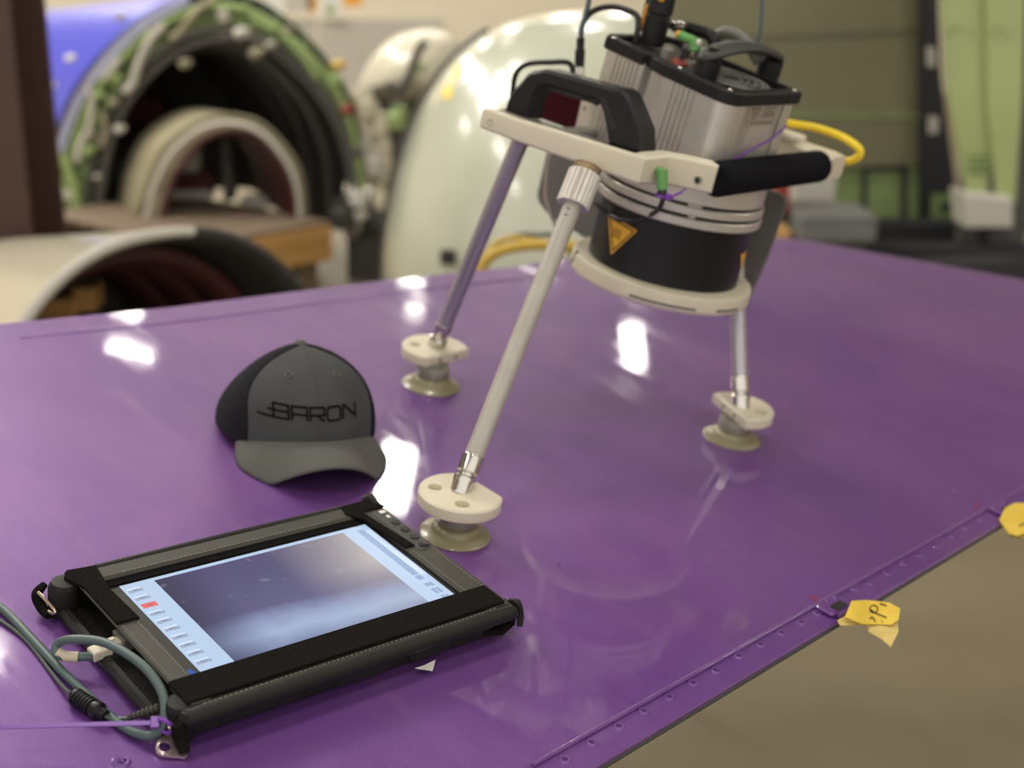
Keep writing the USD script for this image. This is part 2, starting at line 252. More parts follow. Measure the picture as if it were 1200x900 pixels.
# ------------------------------------------------------------------ the setting: a big aircraft workshop
struct('floor', bx((26, 24, 0.1), (0, 7, -0.05), b=0.001), 'floor')
struct('wall_back', bx((26, 0.2, 6.6), (0, 16.6, 3.3), b=0.001), 'wall')
struct('wall_left', bx((0.2, 24, 6.6), (-12.0, 6.5, 3.3), b=0.001), 'wall'); struct('wall_right', bx((0.2, 24, 6.6), (12.0, 6.5, 3.3), b=0.001), 'wall')
struct('ceiling', bx((26, 24, 0.1), (0, 7, 6.6), b=0.001), 'ceil')

# ------------------------------------------------------------------ the purple aircraft panel (local frame PM: x along the far edge, y away to the left, z up)
far = [(0, 377), (200, 357.6), (445, 327), (600, 311), (662, 301), (780, 287), (905, 275.5), (950, 281), (1200, 326)]
near = [(1200, 597), (1172, 613.6), (1066.7, 673), (964, 731.7), (900, 772), (800, 843), (690, 900)]
FE = [pp(*p)[:2] for p in far]; NE = [pp(*p)[:2] for p in near]; _f = np.polyfit([p[0] for p in NE], [p[1] for p in NE], 1); NE = [np.array([p[0], np.polyval(_f, p[0])]) for p in NE]
OUT = np.array([(-0.9, FE[0][1] - 0.03)] + FE + [FE[-1] + (FE[-1] - FE[-2]) * 0.85, NE[0] + (NE[0] - NE[2]) * 3.2] + NE + [NE[-1] + (NE[-1] - NE[-3]) * 5])
inn = [(1190, 580), (1141.7, 605), (1052.8, 647), (933, 718), (800, 798), (626.7, 898)]
NI = [pp(*p)[:2] for p in inn]; _f = np.polyfit([p[0] for p in NI], [p[1] for p in NI], 1); NI = [np.array([p[0], np.polyval(_f, p[0])]) for p in NI]
panel = thing('aircraft_panel', 'large glossy purple painted aircraft panel, slightly tilted, carrying everything in front', 'aircraft panel', PM, (0.4, 0.1, -0.02))
fi = [np.array(p) - (0, 0.055) for p in FE[:6]] + [FE[6] - (0.05, 0.06), FE[7] - (0.06, 0.055), FE[8] - (0.06, 0.04)]
INN = np.array([(-0.9, FE[0][1] - 0.09)] + fi + [fi[-1] + (FE[-1] - FE[-2]) * 0.75, NI[0] + (NI[0] - NI[2]) * 2.6] + NI + [NI[-1] + (NI[-1] - NI[-3]) * 4.4])
skin = slab(INN, -0.004, 0.0, b=0.0018)
part(panel, 'skin', skin, 'purple', smooth=20)
part(panel, 'edge_bead', tube([np.r_[p, -0.0008] for p in np.vstack([NI, fi[::-1]])[len(NI):]], 0.0019, 8, 4), 'purple', smooth=60); part(panel, 'edge_bead', tube([np.r_[p, -0.0010] for p in NI] , 0.0021, 8, 4), 'purple', smooth=60); part(panel, 'edge_flange', slab(OUT, -0.009, -0.0022, b=0.0012), 'purple', smooth=20)
def bead(p, q, r): return tube([p, q], r, 8, sm=False)
part(panel, 'edge_seal', cat([tube([np.r_[NE[i], -0.008] for i in range(len(NE))], 0.0016, 8)]), 'dark', label='thin dark seal under the near edge')
# countersunk rivets down the near flange
rv = [(661.7, 890), (693.3, 870), (725, 851), (754.3, 833), (784, 816.7), (812, 800), (839, 785.7), (865, 768.3), (891, 755), (915, 741), (939, 729), (957, 718), (980, 698), (1000, 689), (1019, 683), (1039, 671), (1058, 660), (1077, 650), (1095, 639), (1113, 628), (1129, 618), (1147, 609)]
RV = lathe([(0, 0.0), (0.0012, 0.0), (0.0014, 0.0006), (0.0026, 0.0007), (0.0031, 0.0002), (0.0033, -0.0004), (0.0001, -0.0005)], sec=14)
for k, q in enumerate(rv):
    c = pp(q[0], q[1], -0.0022); sl = bx((0.0024, 0.0006, 0.0005), (0, 0, 0.0008), A=None)
    A = np.eye(4); A[:3, :3] = trimesh.transformations.rotation_matrix(k * 1.7, [0, 0, 1])[:3, :3]; A[:3, :3] *= 1.6; A[:3, 3] = c; part(panel, 'rivet', cat([tf(RV, A), tf(sl, A)]), 'purple')
for q, s in (((142, 893), 2.2), ((655, 661.5), 0.9), ((668, 662.5), 0.9), ((1007, 574.5), 1.0), ((1053, 564.5), 0.9), ((1096, 575), 0.9), ((1121, 575.5), 1.0), ((910, 650), 0.9)):
    A = np.diag([s, s, s, 1.0]); A[:3, 3] = pp(q[0], q[1], 0.0001); part(panel, 'fastener', cat([tf(RV, A), tf(bx((0.0032, 0.0006, 0.0006), (0, 0, 0.0008)), A), tf(bx((0.0006, 0.0032, 0.0006), (0, 0, 0.0008)), A)]), 'purple')
# two little latch lugs on the near edge, with worn paint, each by a tape flag
for q in ((977, 712), (1176, 598)):
    c = pp(q[0], q[1], -0.0015); ex = nrm(np.r_[NE[2] - NE[4], 0]); ey = np.cross([0, 0, 1.0], ex); A = F4(ex, ey, [0, 0, 1.0], c)
    lug = [tf(slab(rrect(-0.019, 0.019, -0.010, 0.010, 0.004), 0, 0.004, b=0.0012), A)] + [tf(RV, A @ np.array([[1, 0, 0, dx], [0, 1, 0, dy], [0, 0, 1, 0.004], [0, 0, 0, 1.0]])) for dx in (-0.013, 0.0, 0.012) for dy in (0.006,)]
    l_ = part(panel, 'latch_lug', cat(lug), 'purple'); part(l_, 'latch_slot', tf(slab(rrect(-0.009, 0.010, -0.0085, 0.0005, 0.002), 0.0035, 0.0046), A), 'ink', label='dark latch recess')
    part(l_, 'latch_lip', tf(bx((0.03, 0.003, 0.004), (0.001, -0.0125, 0.0025)), A), 'purple')
mk = [[(948, 698), (955, 703)], [(955, 697), (957, 706), (964, 704)]]
part(panel, 'red_mark', cat([flat(g, lambda x, y: pp(x, y, 0.0004)) for g in strokes(mk, 1.5)]), 'red', label='small red pencil mark by the latch')
part(panel, 'red_mark', cat([flat(g, lambda x, y: pp(x, y, 0.0004)) for g in strokes([[(1141, 591), (1146, 588)], [(1143, 593), (1148, 592)]], 1.4)]), 'red', label='small red pencil mark by the latch')

# ------------------------------------------------------------------ yellow tape flags on the edge
def flag(px, back, marks, label):
    PD = pp(px[0][0], px[0][1], 0.0); Yw = (PM @ np.r_[PD, 1])[1] - 0.01
    up = lambda x, y: pick(PM, (x, y), 2, 0.0 + 0.0) 
    h = lambda x, y: 0.006 + 0.0035 * math.sin(x * 0.09) - 0.00022 * max(0, y - 715 if y > 640 else y - 600)
    t_ = thing('tape_flag', label, 'tape flag', PM, pp(px[0][0], px[0][1], 0.0), group=None)
    f = lambda x, y: pp(x, y, h(x, y)); d = np.array([0, 0, -0.0007])
    top = flat(px, f, 0 and 4)
    P2 = Polygon(px); v, fc = trimesh.creation.triangulate_polygon(P2, engine='earcut'); m2 = trimesh.Trimesh(np.c_[v, np.zeros(len(v))], fc, process=False).subdivide().subdivide().subdivide()
    top = trimesh.Trimesh(np.array([f(p[0], p[1]) for p in m2.vertices]), m2.faces, process=False); bot = top.copy(); bot.apply_translation(d); bot.invert()
    part(t_, 'upper_leaf', cat([top, bot]), 'tape')
    for bk, dz in back:
        m3 = flat(bk, lambda x, y: pp(x, y, h(x, y) - dz), 0); b3 = m3.copy(); b3.apply_translation(d); part(t_, 'lower_leaf', cat([m3, b3]), 'tape2', label='duller folded under leaf of tape')
    if marks: part(t_, 'handwriting', cat([flat(g, lambda x, y: pp(x, y, h(x, y) + 0.0006)) for g in strokes(marks, 1.15)]), 'ink', label='black pen handwriting')
a_ = np.linspace(0, 2 * np.pi, 14)
flag([(990, 723), (998, 704), (1016, 703), (1042, 706), (1055, 713), (1053, 726), (1045, 732), (1010, 731)],
     [([(990, 722), (1004, 728), (1014, 732), (985, 733), (981, 727)], 0.002), ([(1016, 732), (1052, 727), (1053, 740), (1044, 758), (1032, 748), (1018, 740)], 0.004)],
     [[(1024 + 4.6 * math.cos(a), 713.5 + 4.4 * math.sin(a)) for a in a_], [(1020, 714), (1026, 718), (1039, 723.5)], [(1031, 707), (1039, 709.5)], [(1020, 726), (1020, 724), (1022, 723), (1024, 724.5), (1025, 727), (1026, 728.5)], [(1033, 728.5), (1034, 727.5)]],
     'yellow tape flag with handwriting stuck to the near edge of the purple panel')
flag([(1171, 609), (1178, 595), (1190, 589), (1206, 590), (1208, 622), (1192, 628), (1182, 625)], [([(1172, 612), (1180, 620), (1207, 623), (1208, 630), (1190, 630), (1182, 626)], 0.002)], [[(1194, 617), (1199, 613), (1204, 614)]],
     'yellow tape flag at the right border of the photo, on the panel edge')

# ------------------------------------------------------------------ tablet in its leather carrying case (panel frame)
ZT = 0.030
def pc(x, y, z=ZT): return pp(x, y, z)
case = thing('tablet_case', 'black leather carrying case with hook tape patches, lying open around a tablet', 'tablet case', PM, (0.09, -0.1, 0.0))
CR = [pc(60, 676), pc(440, 584), pc(602, 711), pc(206, 838)]                     # outer top corners: back left, back right, front right, front left
ex = nrm((CR[1] - CR[0]) + (CR[2] - CR[3])); ez = np.array([0, 0, 1.0]); ey = np.cross(ez, ex); cc = np.mean(CR, 0) * [1, 1, 0]
CA = F4(ex, ey, ez, cc); CAI = np.linalg.inv(CA)
def cl(p): return (CAI @ np.r_[p, 1])[:3]
LX = 0.5 * (np.linalg.norm(CR[1] - CR[0]) + np.linalg.norm(CR[2] - CR[3])) / 2; LY = 0.5 * (np.linalg.norm(CR[3] - CR[0]) + np.linalg.norm(CR[2] - CR[1])) / 2
SC = [cl(pc(*q, 0.0275)) for q in ((139.2, 690.7), (422.7, 612.1), (536.8, 697.7), (246, 793.6))]
sx0, sx1, sy0, sy1 = (SC[0][0] + SC[3][0]) / 2, (SC[1][0] + SC[2][0]) / 2, (SC[2][1] + SC[3][1]) / 2, (SC[0][1] + SC[1][1]) / 2
def C(m): return tf(m, CA)
# back tray, walls (the left side is open)
part(case, 'tray', C(slab(rrect(-LX + 0.006, LX - 0.004, -LY + 0.006, LY - 0.004, 0.014), 0.0004, 0.007, b=0.002)), 'leather')
part(case, 'back_wall', C(bx((2 * LX - 0.02, 0.010, 0.024), (0.0, LY - 0.008, 0.016), b=0.004)), 'leather')
part(case, 'front_wall', C(bx((2 * LX - 0.03, 0.016, 0.022), (0.0, -LY + 0.012, 0.013), b=0.004)), 'leather')
part(case, 'side_wall', C(bx((0.008, 2 * LY - 0.02, 0.022), (LX - 0.008, 0, 0.016), b=0.003)), 'leather')
part(case, 'side_lip', C(bx((0.010, 2 * LY - 0.04, 0.010), (-LX + 0.002, 0, 0.007), b=0.003)), 'leather')
part(case, 'corner_post', C(rod((-LX + 0.006, LY - 0.011, 0.001), (-LX + 0.006, LY - 0.011, 0.031), [(0, 0), (0.011, 0), (0.0125, 0.004), (0.0125, 0.024), (0.010, 0.029), (0, 0.030)])), 'leather')
part(case, 'corner_post', C(rod((-LX + 0.011, -LY + 0.013, 0.001), (-LX + 0.011, -LY + 0.013, 0.031), [(0, 0), (0.011, 0), (0.012, 0.004), (0.012, 0.024), (0.010, 0.029), (0, 0.030)])), 'leather')
# frame straps on top
w_l = sx0 - (-LX); w_r = LX - sx1; w_f = sy0 + LY; w_b = LY - sy1
part(case, 'back_strap', C(slab(rrect(-LX + 0.028, LX - 0.020, sy1 + 0.010, LY - 0.004, 0.003), 0.026, 0.0315, b=0.0022)), 'leatherg', label='smooth charcoal leather flap along the back')
part(case, 'back_binding', C(tube([(-LX + 0.012, LY - 0.001, 0.0275), (0, LY + 0.0005, 0.0275), (LX - 0.012, LY - 0.001, 0.0275)], 0.0036, 10)), 'leather')
part(case, 'left_strap', C(slab(rrect(-LX + 0.013, sx0 - 0.010, -LY + 0.004, LY - 0.004, 0.004), 0.0275, 0.0312, b=0.0014)), 'leatherg')
part(case, 'right_strap', C(slab(rrect(sx1 + 0.004, LX - 0.001, -LY + 0.004, LY - 0.018, 0.004), 0.0268, 0.0308, b=0.0014)), 'leatherg')
part(case, 'front_strap', C(slab(rrect(-LX + 0.012, LX - 0.004, -LY + 0.002, sy0 - 0.001, 0.004), 0.0262, 0.0305, b=0.0014)), 'leather')
# hook tape patches
part(case, 'hook_tape', C(slab([(-LX + 0.006, LY - 0.010), (-LX + 0.0135, LY - 0.030), (-LX + 0.0135, LY - 0.088), (sx0 - 0.010, LY - 0.088), (sx0 - 0.012, LY - 0.040), (-LX + 0.036, LY - 0.004), (-LX + 0.012, LY - 0.001)], 0.0305, 0.0336, b=0.0008)), 'velcro', label='fuzzy black hook tape on the back left corner')
part(case, 'hook_tape', C(slab(rrect(-LX + 0.012, LX - 0.006, -LY + 0.006, sy0, 0.002), 0.030, 0.0332, b=0.0008)), 'velcro', label='long fuzzy black hook tape strip along the front')
part(case, 'hook_tape', C(slab([(LX - 0.040, LY - 0.003), (LX - 0.006, LY - 0.001), (LX - 0.001, LY - 0.018), (sx1 + 0.006, LY - 0.020), (sx1 + 0.014, LY - 0.090), (sx1 + 0.004, LY - 0.090), (sx1 - 0.001, LY - 0.030), (LX - 0.044, LY - 0.018)], 0.0298, 0.0328, b=0.0008)), 'velcro', label='fuzzy black hook tape on the back right corner')
# rolled front edge and the folded wall below it
part(case, 'rolled_edge', C(tube([(-LX + 0.006, -LY + 0.004, 0.016), (-LX + 0.010, -LY - 0.001, 0.0245), (-LX + 0.022, -LY - 0.003, 0.0265), (0, -LY - 0.003, 0.0262), (LX - 0.02, -LY - 0.002, 0.0262), (LX - 0.006, -LY + 0.000, 0.025), (LX + 0.0015, -LY + 0.010, 0.024)], [0.004, 0.0062, 0.0068, 0.0068, 0.0068, 0.006, 0.003], 12)), 'leather')
for x0, x1, d_ in ((-0.02, 0.030, 0.0055), (0.052, 0.092, 0.0055), (-0.12, -0.045, 0.002)):
    part(case, 'front_loop', C(bx((x1 - x0, 0.006, 0.0150), ((x0 + x1) / 2, -LY - d_ * .55 + 0.0065, 0.0115), b=0.0028)), 'leather', label='stitched black webbing loop on the front wall')
part(case, 'corner_fold', C(cat([slab([(LX - 0.030, -LY + 0.004), (LX - 0.012, -LY - 0.004), (LX + 0.002, -LY + 0.001), (LX + 0.006, -LY + 0.014), (LX - 0.002, -LY + 0.022), (LX - 0.02, -LY + 0.016)], 0.0055, 0.0105, b=0.002), tf(bx((0.006, 0.020, 0.020), (0, 0, 0), b=0.0025), F4([1, 0, 0], [0, 1, 0], [0, 0, 1], [LX + 0.004, -LY + 0.011, 0.016]))])), 'velcro', label='folded webbing strap at the front right corner')
part(case, 'back_gap', C(slab(rrect(sx0 - 0.010, sx1 + 0.004, sy1 + 0.0015, sy1 + 0.0115, 0.002), 0.0272, 0.0285, b=0.0004)), 'logo', label='black gap between the back flap and the screen')
part(case, 'right_binding', C(tube([(LX - 0.002, LY - 0.02, 0.024), (LX, 0, 0.0235), (LX - 0.001, -LY + 0.012, 0.024)], 0.0038, 10)), 'leather')
st = []
for y, z in ((-LY - 0.0005, 0.0334),): st += dashes([(-LX + 0.02, y, z), (LX - 0.02, y + 0.001, z)], 0.0042, 0.00055, (0, 0, 1.0))
for x in (-LX + 0.017, sx0 - 0.013): st += dashes([(x, LY - 0.09, 0.0314), (x, sy0 + 0.002, 0.0314)], 0.0042, 0.0005, (0, 0, 1.0))
for x in (sx1 + 0.008, LX - 0.006): st += dashes([(x, LY - 0.095, 0.0310), (x, sy0 + 0.002, 0.0310)], 0.0040, 0.0005, (0, 0, 1.0))
st += dashes([(-LX + 0.05, sy1 + 0.0125, 0.0317), (LX - 0.06, sy1 + 0.0125, 0.0317)], 0.0046, 0.00045, (0, 0, 1.0)) + dashes([(-LX + 0.03, LY + 0.0022, 0.0300), (LX - 0.04, LY + 0.0022, 0.0300)], 0.0046, 0.00045, (0, 0, 1.0))
part(case, 'stitching', C(cat(st)), 'stitch', kind='stuff', label='rows of pale grey stitches')
# metal loops at the corners
def ring_bar(P, r): return tube(P, r, 10, 4)
k1 = [cl(pc(44.5, 694, 0.020)), cl(pc(63.5, 714, 0.016)), cl(pc(62, 719, 0.011)), cl(pc(57, 716, 0.010))]
part(case, 'metal_loop', C(tube(k1, 0.0013, 8, 3)), 'gold', label='champagne metal loop'); part(case, 'loop_strap', C(tube([cl(pc(52, 685, 0.018)), cl(pc(43, 697, 0.014)), cl(pc(49, 712, 0.006)), cl(pc(57, 722, 0.006))], [0.003, 0.0045, 0.0045, 0.003], 8)), 'velcro')
part(case, 'metal_loop', C(tube([cl(pc(434.5, 578, 0.034)), cl(pc(448, 597, 0.028))], 0.0014, 8, sm=False)), 'gold', label='champagne metal bar'); part(case, 'loop_strap', C(tube([cl(pc(425, 586, 0.030)), cl(pc(434, 584, 0.033)), cl(pc(445, 599, 0.027))], [0.004, 0.0045, 0.003], 8)), 'leather')
part(case, 'metal_loop', C(cyl(cl(pc(606.5, 703.5, 0.023)), cl(pc(607, 709, 0.023)), 0.0022)), 'gold', label='shiny end of a metal loop'); part(case, 'loop_strap', C(tube([cl(pc(598, 704, 0.024)), cl(pc(606, 707, 0.026)), cl(pc(609.5, 722, 0.014)), cl(pc(609, 734, 0.006))], [0.0025, 0.0035, 0.0035, 0.0025], 8)), 'leather')
lug_o = [(184, 881), (182, 875), (184, 868), (190, 862.5), (199, 861), (203, 866), (210, 876), (219.5, 884), (217, 887), (205, 886), (189, 884.5)]
lug_h = circ((193, 874.5), 7.2, 20, ry=6.3)
LF = lambda x, y: pp(x, y, 0.0062 - 0.00018 * (y - 870))
lt = flat(Polygon(lug_o, [lug_h]), LF); lb = lt.copy(); lb.apply_translation((0, 0, -0.0018)); lb.invert()
rim = [loft([[LF(*p) - (0, 0, 0.0018)] * 1 for p in []])] if False else []
def ribbon(P, h):
    a = np.array([LF(*p) for p in P] + [LF(*P[0])]); b = a - (0, 0, h); n = len(a); f = []
    for i in range(n - 1): f += [[i, i + 1, n + i + 1], [i, n + i + 1, n + i]]
    return trimesh.Trimesh(np.vstack([a, b]), np.array(f), process=False)
lug_ = part(case, 'lug_plate', cat([lt, lb, ribbon(lug_o, 0.0018), ribbon(lug_h.tolist(), 0.0018)]), 'rosem', label='triangular metal lug with a round hole')
part(case, 'metal_loop', C(cyl(cl(pc(198, 851, 0.021)), cl(pc(204, 853, 0.021)), 0.0022)), 'gold', label='shiny end of a metal loop')
part(case, 'loop_strap', C(tube([cl(pc(207, 848, 0.024)), cl(pc(211, 862, 0.014)), cl(pc(217, 882, 0.005))], [0.005, 0.006, 0.004], 8)), 'velcro')

tab = thing('tablet', 'rugged tablet showing a dusky inspection picture, held in the leather case', 'tablet', PM @ CA, (0.0, 0.0, 0.008))
part(tab, 'body', slab(rrect(sx0 - 0.016, sx1 + 0.016, sy0 - 0.024, sy1 + 0.010, 0.006), 0.008, 0.0262, b=0.0015), 'black')
part(tab, 'bezel', slab(rrect(sx0 - 0.014, sx1 + 0.006, sy0 - 0.012, sy1 + 0.009, 0.003), 0.0262, 0.0269), 'bezel')
W_, H_ = sx1 - sx0, sy1 - sy0
scr = part(tab, 'screen', slab([(sx0, sy0 - 0.004), (sx1, sy0 - 0.004), (sx1, sy1), (sx0, sy1)], 0.0269, 0.0273), 'scr_hi', smooth=False, label='lit pale blue screen')
ia = [cl(pc(*q, 0.0275)) for q in ((179.6, 682.7), (399, 623), (504, 706), (282, 778))]; ix0, ix1, iy0, iy1 = (ia[0][0] + ia[3][0]) / 2, (ia[1][0] + ia[2][0]) / 2, (ia[2][1] + ia[3][1]) / 2, (ia[0][1] + ia[1][1]) / 2
part(scr, 'picture', slab([(ix0, iy0), (ix1, iy0), (ix1, iy1), (ix0, iy1)], 0.0273, 0.02755), screen_image(ix0, ix1, iy0, iy1), smooth=False, label='dusky purple thermal picture with a pale band')
bw, bh = 0.0125, 0.0064
for k in range(10):
    f = 0.075 + k * 0.0885; y = sy1 - f * H_; x = sx0 + 0.30 * (ix0 - sx0)
    E = lambda a0, a1, b0, b1, z: slab([(x + a0, y + b0), (x + a1, y + b0), (x + a1, y + b1), (x + a0, y + b1)], 0.0273, z)
    if k == 2: b_ = part(scr, 'screen_button', E(-bw / 2, bw / 2, -bh / 2, bh / 2, 0.02745), 'scr_red', smooth=False, label='red screen button')
    else: b_ = part(scr, 'screen_button', cat([E(-bw / 2, bw / 2, -bh / 2, bh * 0.1, 0.02745)]), 'scr_edge', smooth=False); part(scr, 'screen_button', E(-bw / 2, bw / 2 - 0.001, bh * 0.1, bh / 2, 0.02745), 'scr_btn', smooth=False)
    part(scr, 'button_text', cat([E(-0.0022, -0.0004, -0.0009, -0.0001, 0.0276), E(0.0001, 0.0012, -0.0008, -0.0001, 0.0276), E(0.0016, 0.0026, -0.0009, -0.0002, 0.0276)]), 'scr_txt', smooth=False)
xr = 0.5 * (ix1 + sx1)
Q = lambda x0, x1, y0, y1, m, nm='icon', lab=None: part(scr, nm, slab([(x0, y0), (x1, y0), (x1, y1), (x0, y1)], 0.0273, 0.02748), m, smooth=False, label=lab)
Q(ix1 + 0.50 * (sx1 - ix1), ix1 + 0.74 * (sx1 - ix1), sy0 + 0.34 * H_, sy1 - 0.05 * H_, 'scr_ico', 'tool_bar', 'blue tool bar on the screen')
Q(ix1 + 0.76 * (sx1 - ix1), sx1 - 0.001, sy0 + 0.32 * H_, sy1 - 0.07 * H_, 'scr_btn', 'tool_bar', 'pale tool bar on the screen')
for k, (fx, fy, ww, hh) in enumerate(((0.62, 0.30, 0.22, 0.05), (0.60, 0.21, 0.18, 0.035), (0.74, 0.205, 0.1, 0.04), (0.58, 0.13, 0.12, 0.06), (0.74, 0.13, 0.1, 0.06), (0.62, 0.055, 0.1, 0.035), (0.76, 0.05, 0.09, 0.035))):
    x = ix1 + fx * (sx1 - ix1); y = sy0 + fy * H_; s_ = sx1 - ix1; Q(x - ww * s_ / 2, x + ww * s_ / 2, y - hh * H_ / 2, y + hh * H_ / 2, 'scr_ico')
bp = [(sx0 - 0.0060, sy0 + 0.014)]
part(tab, 'badge', slab(circ((sx0 - 0.0065, sy0 + 0.0065), 0.0032, 20, ry=0.0068), 0.0269, 0.0273), 'blue', label='small oval blue badge')
part(tab, 'status_strip', slab([(sx0 - 0.0115, sy0 + 0.020), (sx0 - 0.0103, sy0 + 0.020), (sx0 - 0.0103, sy0 + 0.031), (sx0 - 0.0115, sy0 + 0.031)], 0.0269, 0.0274), 'paper', label='short pale line')
# hardware buttons seen in the right strap's cut-out
xb = (sx1 + 0.014 + LX) / 2 
bp_ = part(tab, 'button_panel', slab(rrect(sx1 + 0.013, LX - 0.003, LY - 0.098, LY - 0.022, 0.003), 0.0300, 0.0316, b=0.0006), 'dark')
for k in range(4):
    y = LY - 0.048 - k * 0.0145; part(bp_, 'button', slab(circ((xb, y), 0.0042 if k < 3 else 0.0058, 20, ry=0.0046), 0.0316, 0.0326, b=0.0004), 'blacks')
    if k == 3: part(bp_, 'button_ring', cat([slab(circ((xb + dx, y), 0.0026, 16), 0.0326, 0.0331) for dx in (0,)]), 'dark')
Wl = lambda y, w: part(bp_, 'marking', slab(rrect(xb - w, xb + w, y - 0.0022, y + 0.0022, 0.0006), 0.0316, 0.0320), 'white', label='tiny white marking')
Wl(LY - 0.0265, 0.003); Wl(LY - 0.036, 0.0016)
pt = [(486, 783), (497, 779.5), (510.5, 773), (507, 786), (499, 785)]
pm = flat(pt, lambda x, y: pp(x, y, 0.006)); p2 = pm.copy(); p2.apply_translation((0, 0, -0.0004)); single('paper_tag', cat([pm, p2]), 'white', 'small white paper tag sticking out under the front of the tablet case', 'tag', PM)

# ------------------------------------------------------------------ cables at the tablet
def ptube(P, r, sides=12, n=8): return tube([pp(x, y, h) for x, y, h in P], r, sides, n)
cb = thing('thick_cable', 'thick grey-green cable looping into the left side of the tablet case', 'cable', PM, pp(76, 790, 0))
part(cb, 'sheath', ptube([(-40, 690, .004), (0, 711, .004), (38, 749, .004), (76, 790, .004), (113, 824, .004), (140, 848, .004), (162, 860, .005), (180, 861, .008), (192, 846, .018), (190, 812, .031), (166, 779, .036), (125, 754, .034), (87, 749, .028), (68, 754, .020), (66, 765, .014), (78, 770, .012), (108, 769, .013)], 0.0034, 14), 'teal')
part(cb, 'sleeve', ptube([(67, 764, .0145), (76, 769, .0122), (92, 770, .0125)], 0.0041, 14), 'beigec', label='short cream wrap on the cable')
c0, c1 = pp(106, 768, .013), pp(137, 754, .016); d_ = nrm(c1 - c0); y_ = nrm(np.cross([0, 0, 1.0], d_)); z_ = np.cross(d_, y_); A = F4(d_, y_, z_, c0)
pl_ = part(cb, 'plug', cat([tf(bx((0.016, 0.0115, 0.0085), (0.008, 0, 0), b=0.001), A), tf(bx((0.010, 0.0095, 0.007), (0.021, 0, 0.0), b=0.0008), A)]), 'nylon', label='cream plastic network plug'); part(pl_, 'plug_clip', tf(bx((0.013, 0.004, 0.0015), (0.014, 0, 0.0062), b=0.0004), A), 'nylon')
part(cb, 'plug_housing', cat([tf(bx((0.012, 0.018, 0.012), (0.030, 0.001, 0.0), b=0.001), A)]), 'greyp')
cb = thing('thin_cable', 'thin dark cable with a ribbed ferrite barrel beside the tablet case', 'cable', PM, pp(57, 783, 0))
part(cb, 'sheath', ptube([(-40, 706, .002), (0, 727, .002), (30, 750, .002), (57, 784, .002), (72, 803, .004), (86, 815, .006), (120, 837, .006), (132, 842, .005), (152, 842, .008)], 0.0015, 10), 'greyc')
f0, f1 = pp(85, 814, .0062), pp(124, 839, .0062); L_ = np.linalg.norm(f1 - f0); pr = [(0, 0), (0.0045, 0.0), (0.0062, 0.002)]
for k in range(6): s = 0.004 + k * L_ * 0.085; pr += [(0.0066, s), (0.0066, s + L_ * 0.05), (0.0057, s + L_ * 0.055), (0.0057, s + L_ * 0.08)]
pr += [(0.0068, L_ * 0.68), (0.0068, L_ * 0.8), (0.006, L_ * 0.82), (0.0045, L_ * 0.86), (0.0042, L_), (0, L_)]
part(cb, 'ferrite_barrel', rod(f0, f1, pr), 'blacks')
s0, s1 = pp(150, 841.5, .008), pp(188, 829, .020); L_ = np.linalg.norm(s1 - s0); pr = [(0, 0), (0.0018, 0)]
for k in range(7): s = 0.001 + k * L_ / 7.2; w0 = 0.0019 + 0.0015 * k / 7; pr += [(w0 + .0005, s), (w0 + .0005, s + L_ * 0.085), (w0 - .0003, s + L_ * 0.09), (w0 - .0003, s + L_ * 0.135)]
part(cb, 'strain_relief', rod(s0, s1, pr + [(0.0034, L_), (0, L_)]), 'leatherg')
tt = thing('cable_tie', 'purple cable tie with a long straight tail binding the cable at the case corner', 'cable tie', PM, pp(180, 848, 0.01))
A0, A1 = pp(-30, 852.5, .016), pp(180, 847, .019); dx = nrm(A1 - A0); dy = nrm(np.cross(dx, [0.1, -0.6, 0.6])); A = F4(dx, np.cross(dy, dx), dy, A0)
part(tt, 'tail', tf(bx((np.linalg.norm(A1 - A0), 0.0012, 0.0034), (np.linalg.norm(A1 - A0) / 2, 0, 0), b=0.0003), A), 'tie')
part(tt, 'lock_head', tf(bx((0.0065, 0.005, 0.0085), (np.linalg.norm(A1 - A0) + 0.001, 0.0, 0.0), b=0.0006), A), 'tie')
part(tt, 'loop', ptube([(184, 843, .020), (188, 854, .0145), (197, 859, .013), (202, 853, .019), (196, 846, .027), (187, 842, .024)], 0.0016, 8), 'tie')

# ------------------------------------------------------------------ baseball cap (own frame: x lateral, y facing, z up)
CAPC, CAPF = np.array([0.3075, 0.197, 0.0108]), nrm([math.cos(math.radians(-110)), math.sin(math.radians(-110)), 0.0])
KA = F4(np.cross(CAPF, [0, 0, 1.0]), CAPF, [0, 0, 1.0], CAPC); KM = PM @ KA      # x = cross(facing, up): the wearer's right... seen from the front it runs to the left
RX, RYF, RYB, HC = 0.0835, 0.0926, 0.104, 0.0865
def rad(z): return max(0.0, 1 - abs(z / HC) ** 2.7) ** 0.46
def crown(phi, z, off=0.0):
    """phi 0 = front, positive to +x; the back half is lower and more conical."""
    a = abs((phi + math.pi) % (2 * math.pi) - math.pi); w = min(1.0, max(0.0, (a - 1.0) / 1.2)); w = w * w * (3 - 2 * w); k = min(1.0, max(0.0, z / HC))
    r = rad(z) * (1 - w) + w * (1 - k ** 1.45) ** 0.8; ry = RYF if a < math.pi / 2 else RYB
    return np.array([(RX * r + off) * math.sin(phi), (ry * r + off) * math.cos(phi) - 0.008 * k, z])
def PB(z):
    """Angle of the front panels' side seam at height z: nearly upright, closing over the top."""
    k = min(1.0, max(0.0, z / HC)); xb = 0.0655 * math.sqrt(max(0.0, 1 - max(0.0, (k - 0.42) / 0.58) ** 2.2)); return min(1.42, math.asin(min(0.985, xb / max(1e-6, RX * rad(z)))))
def zcurve(t): return HC * math.sin(t * math.pi / 2) ** 0.9
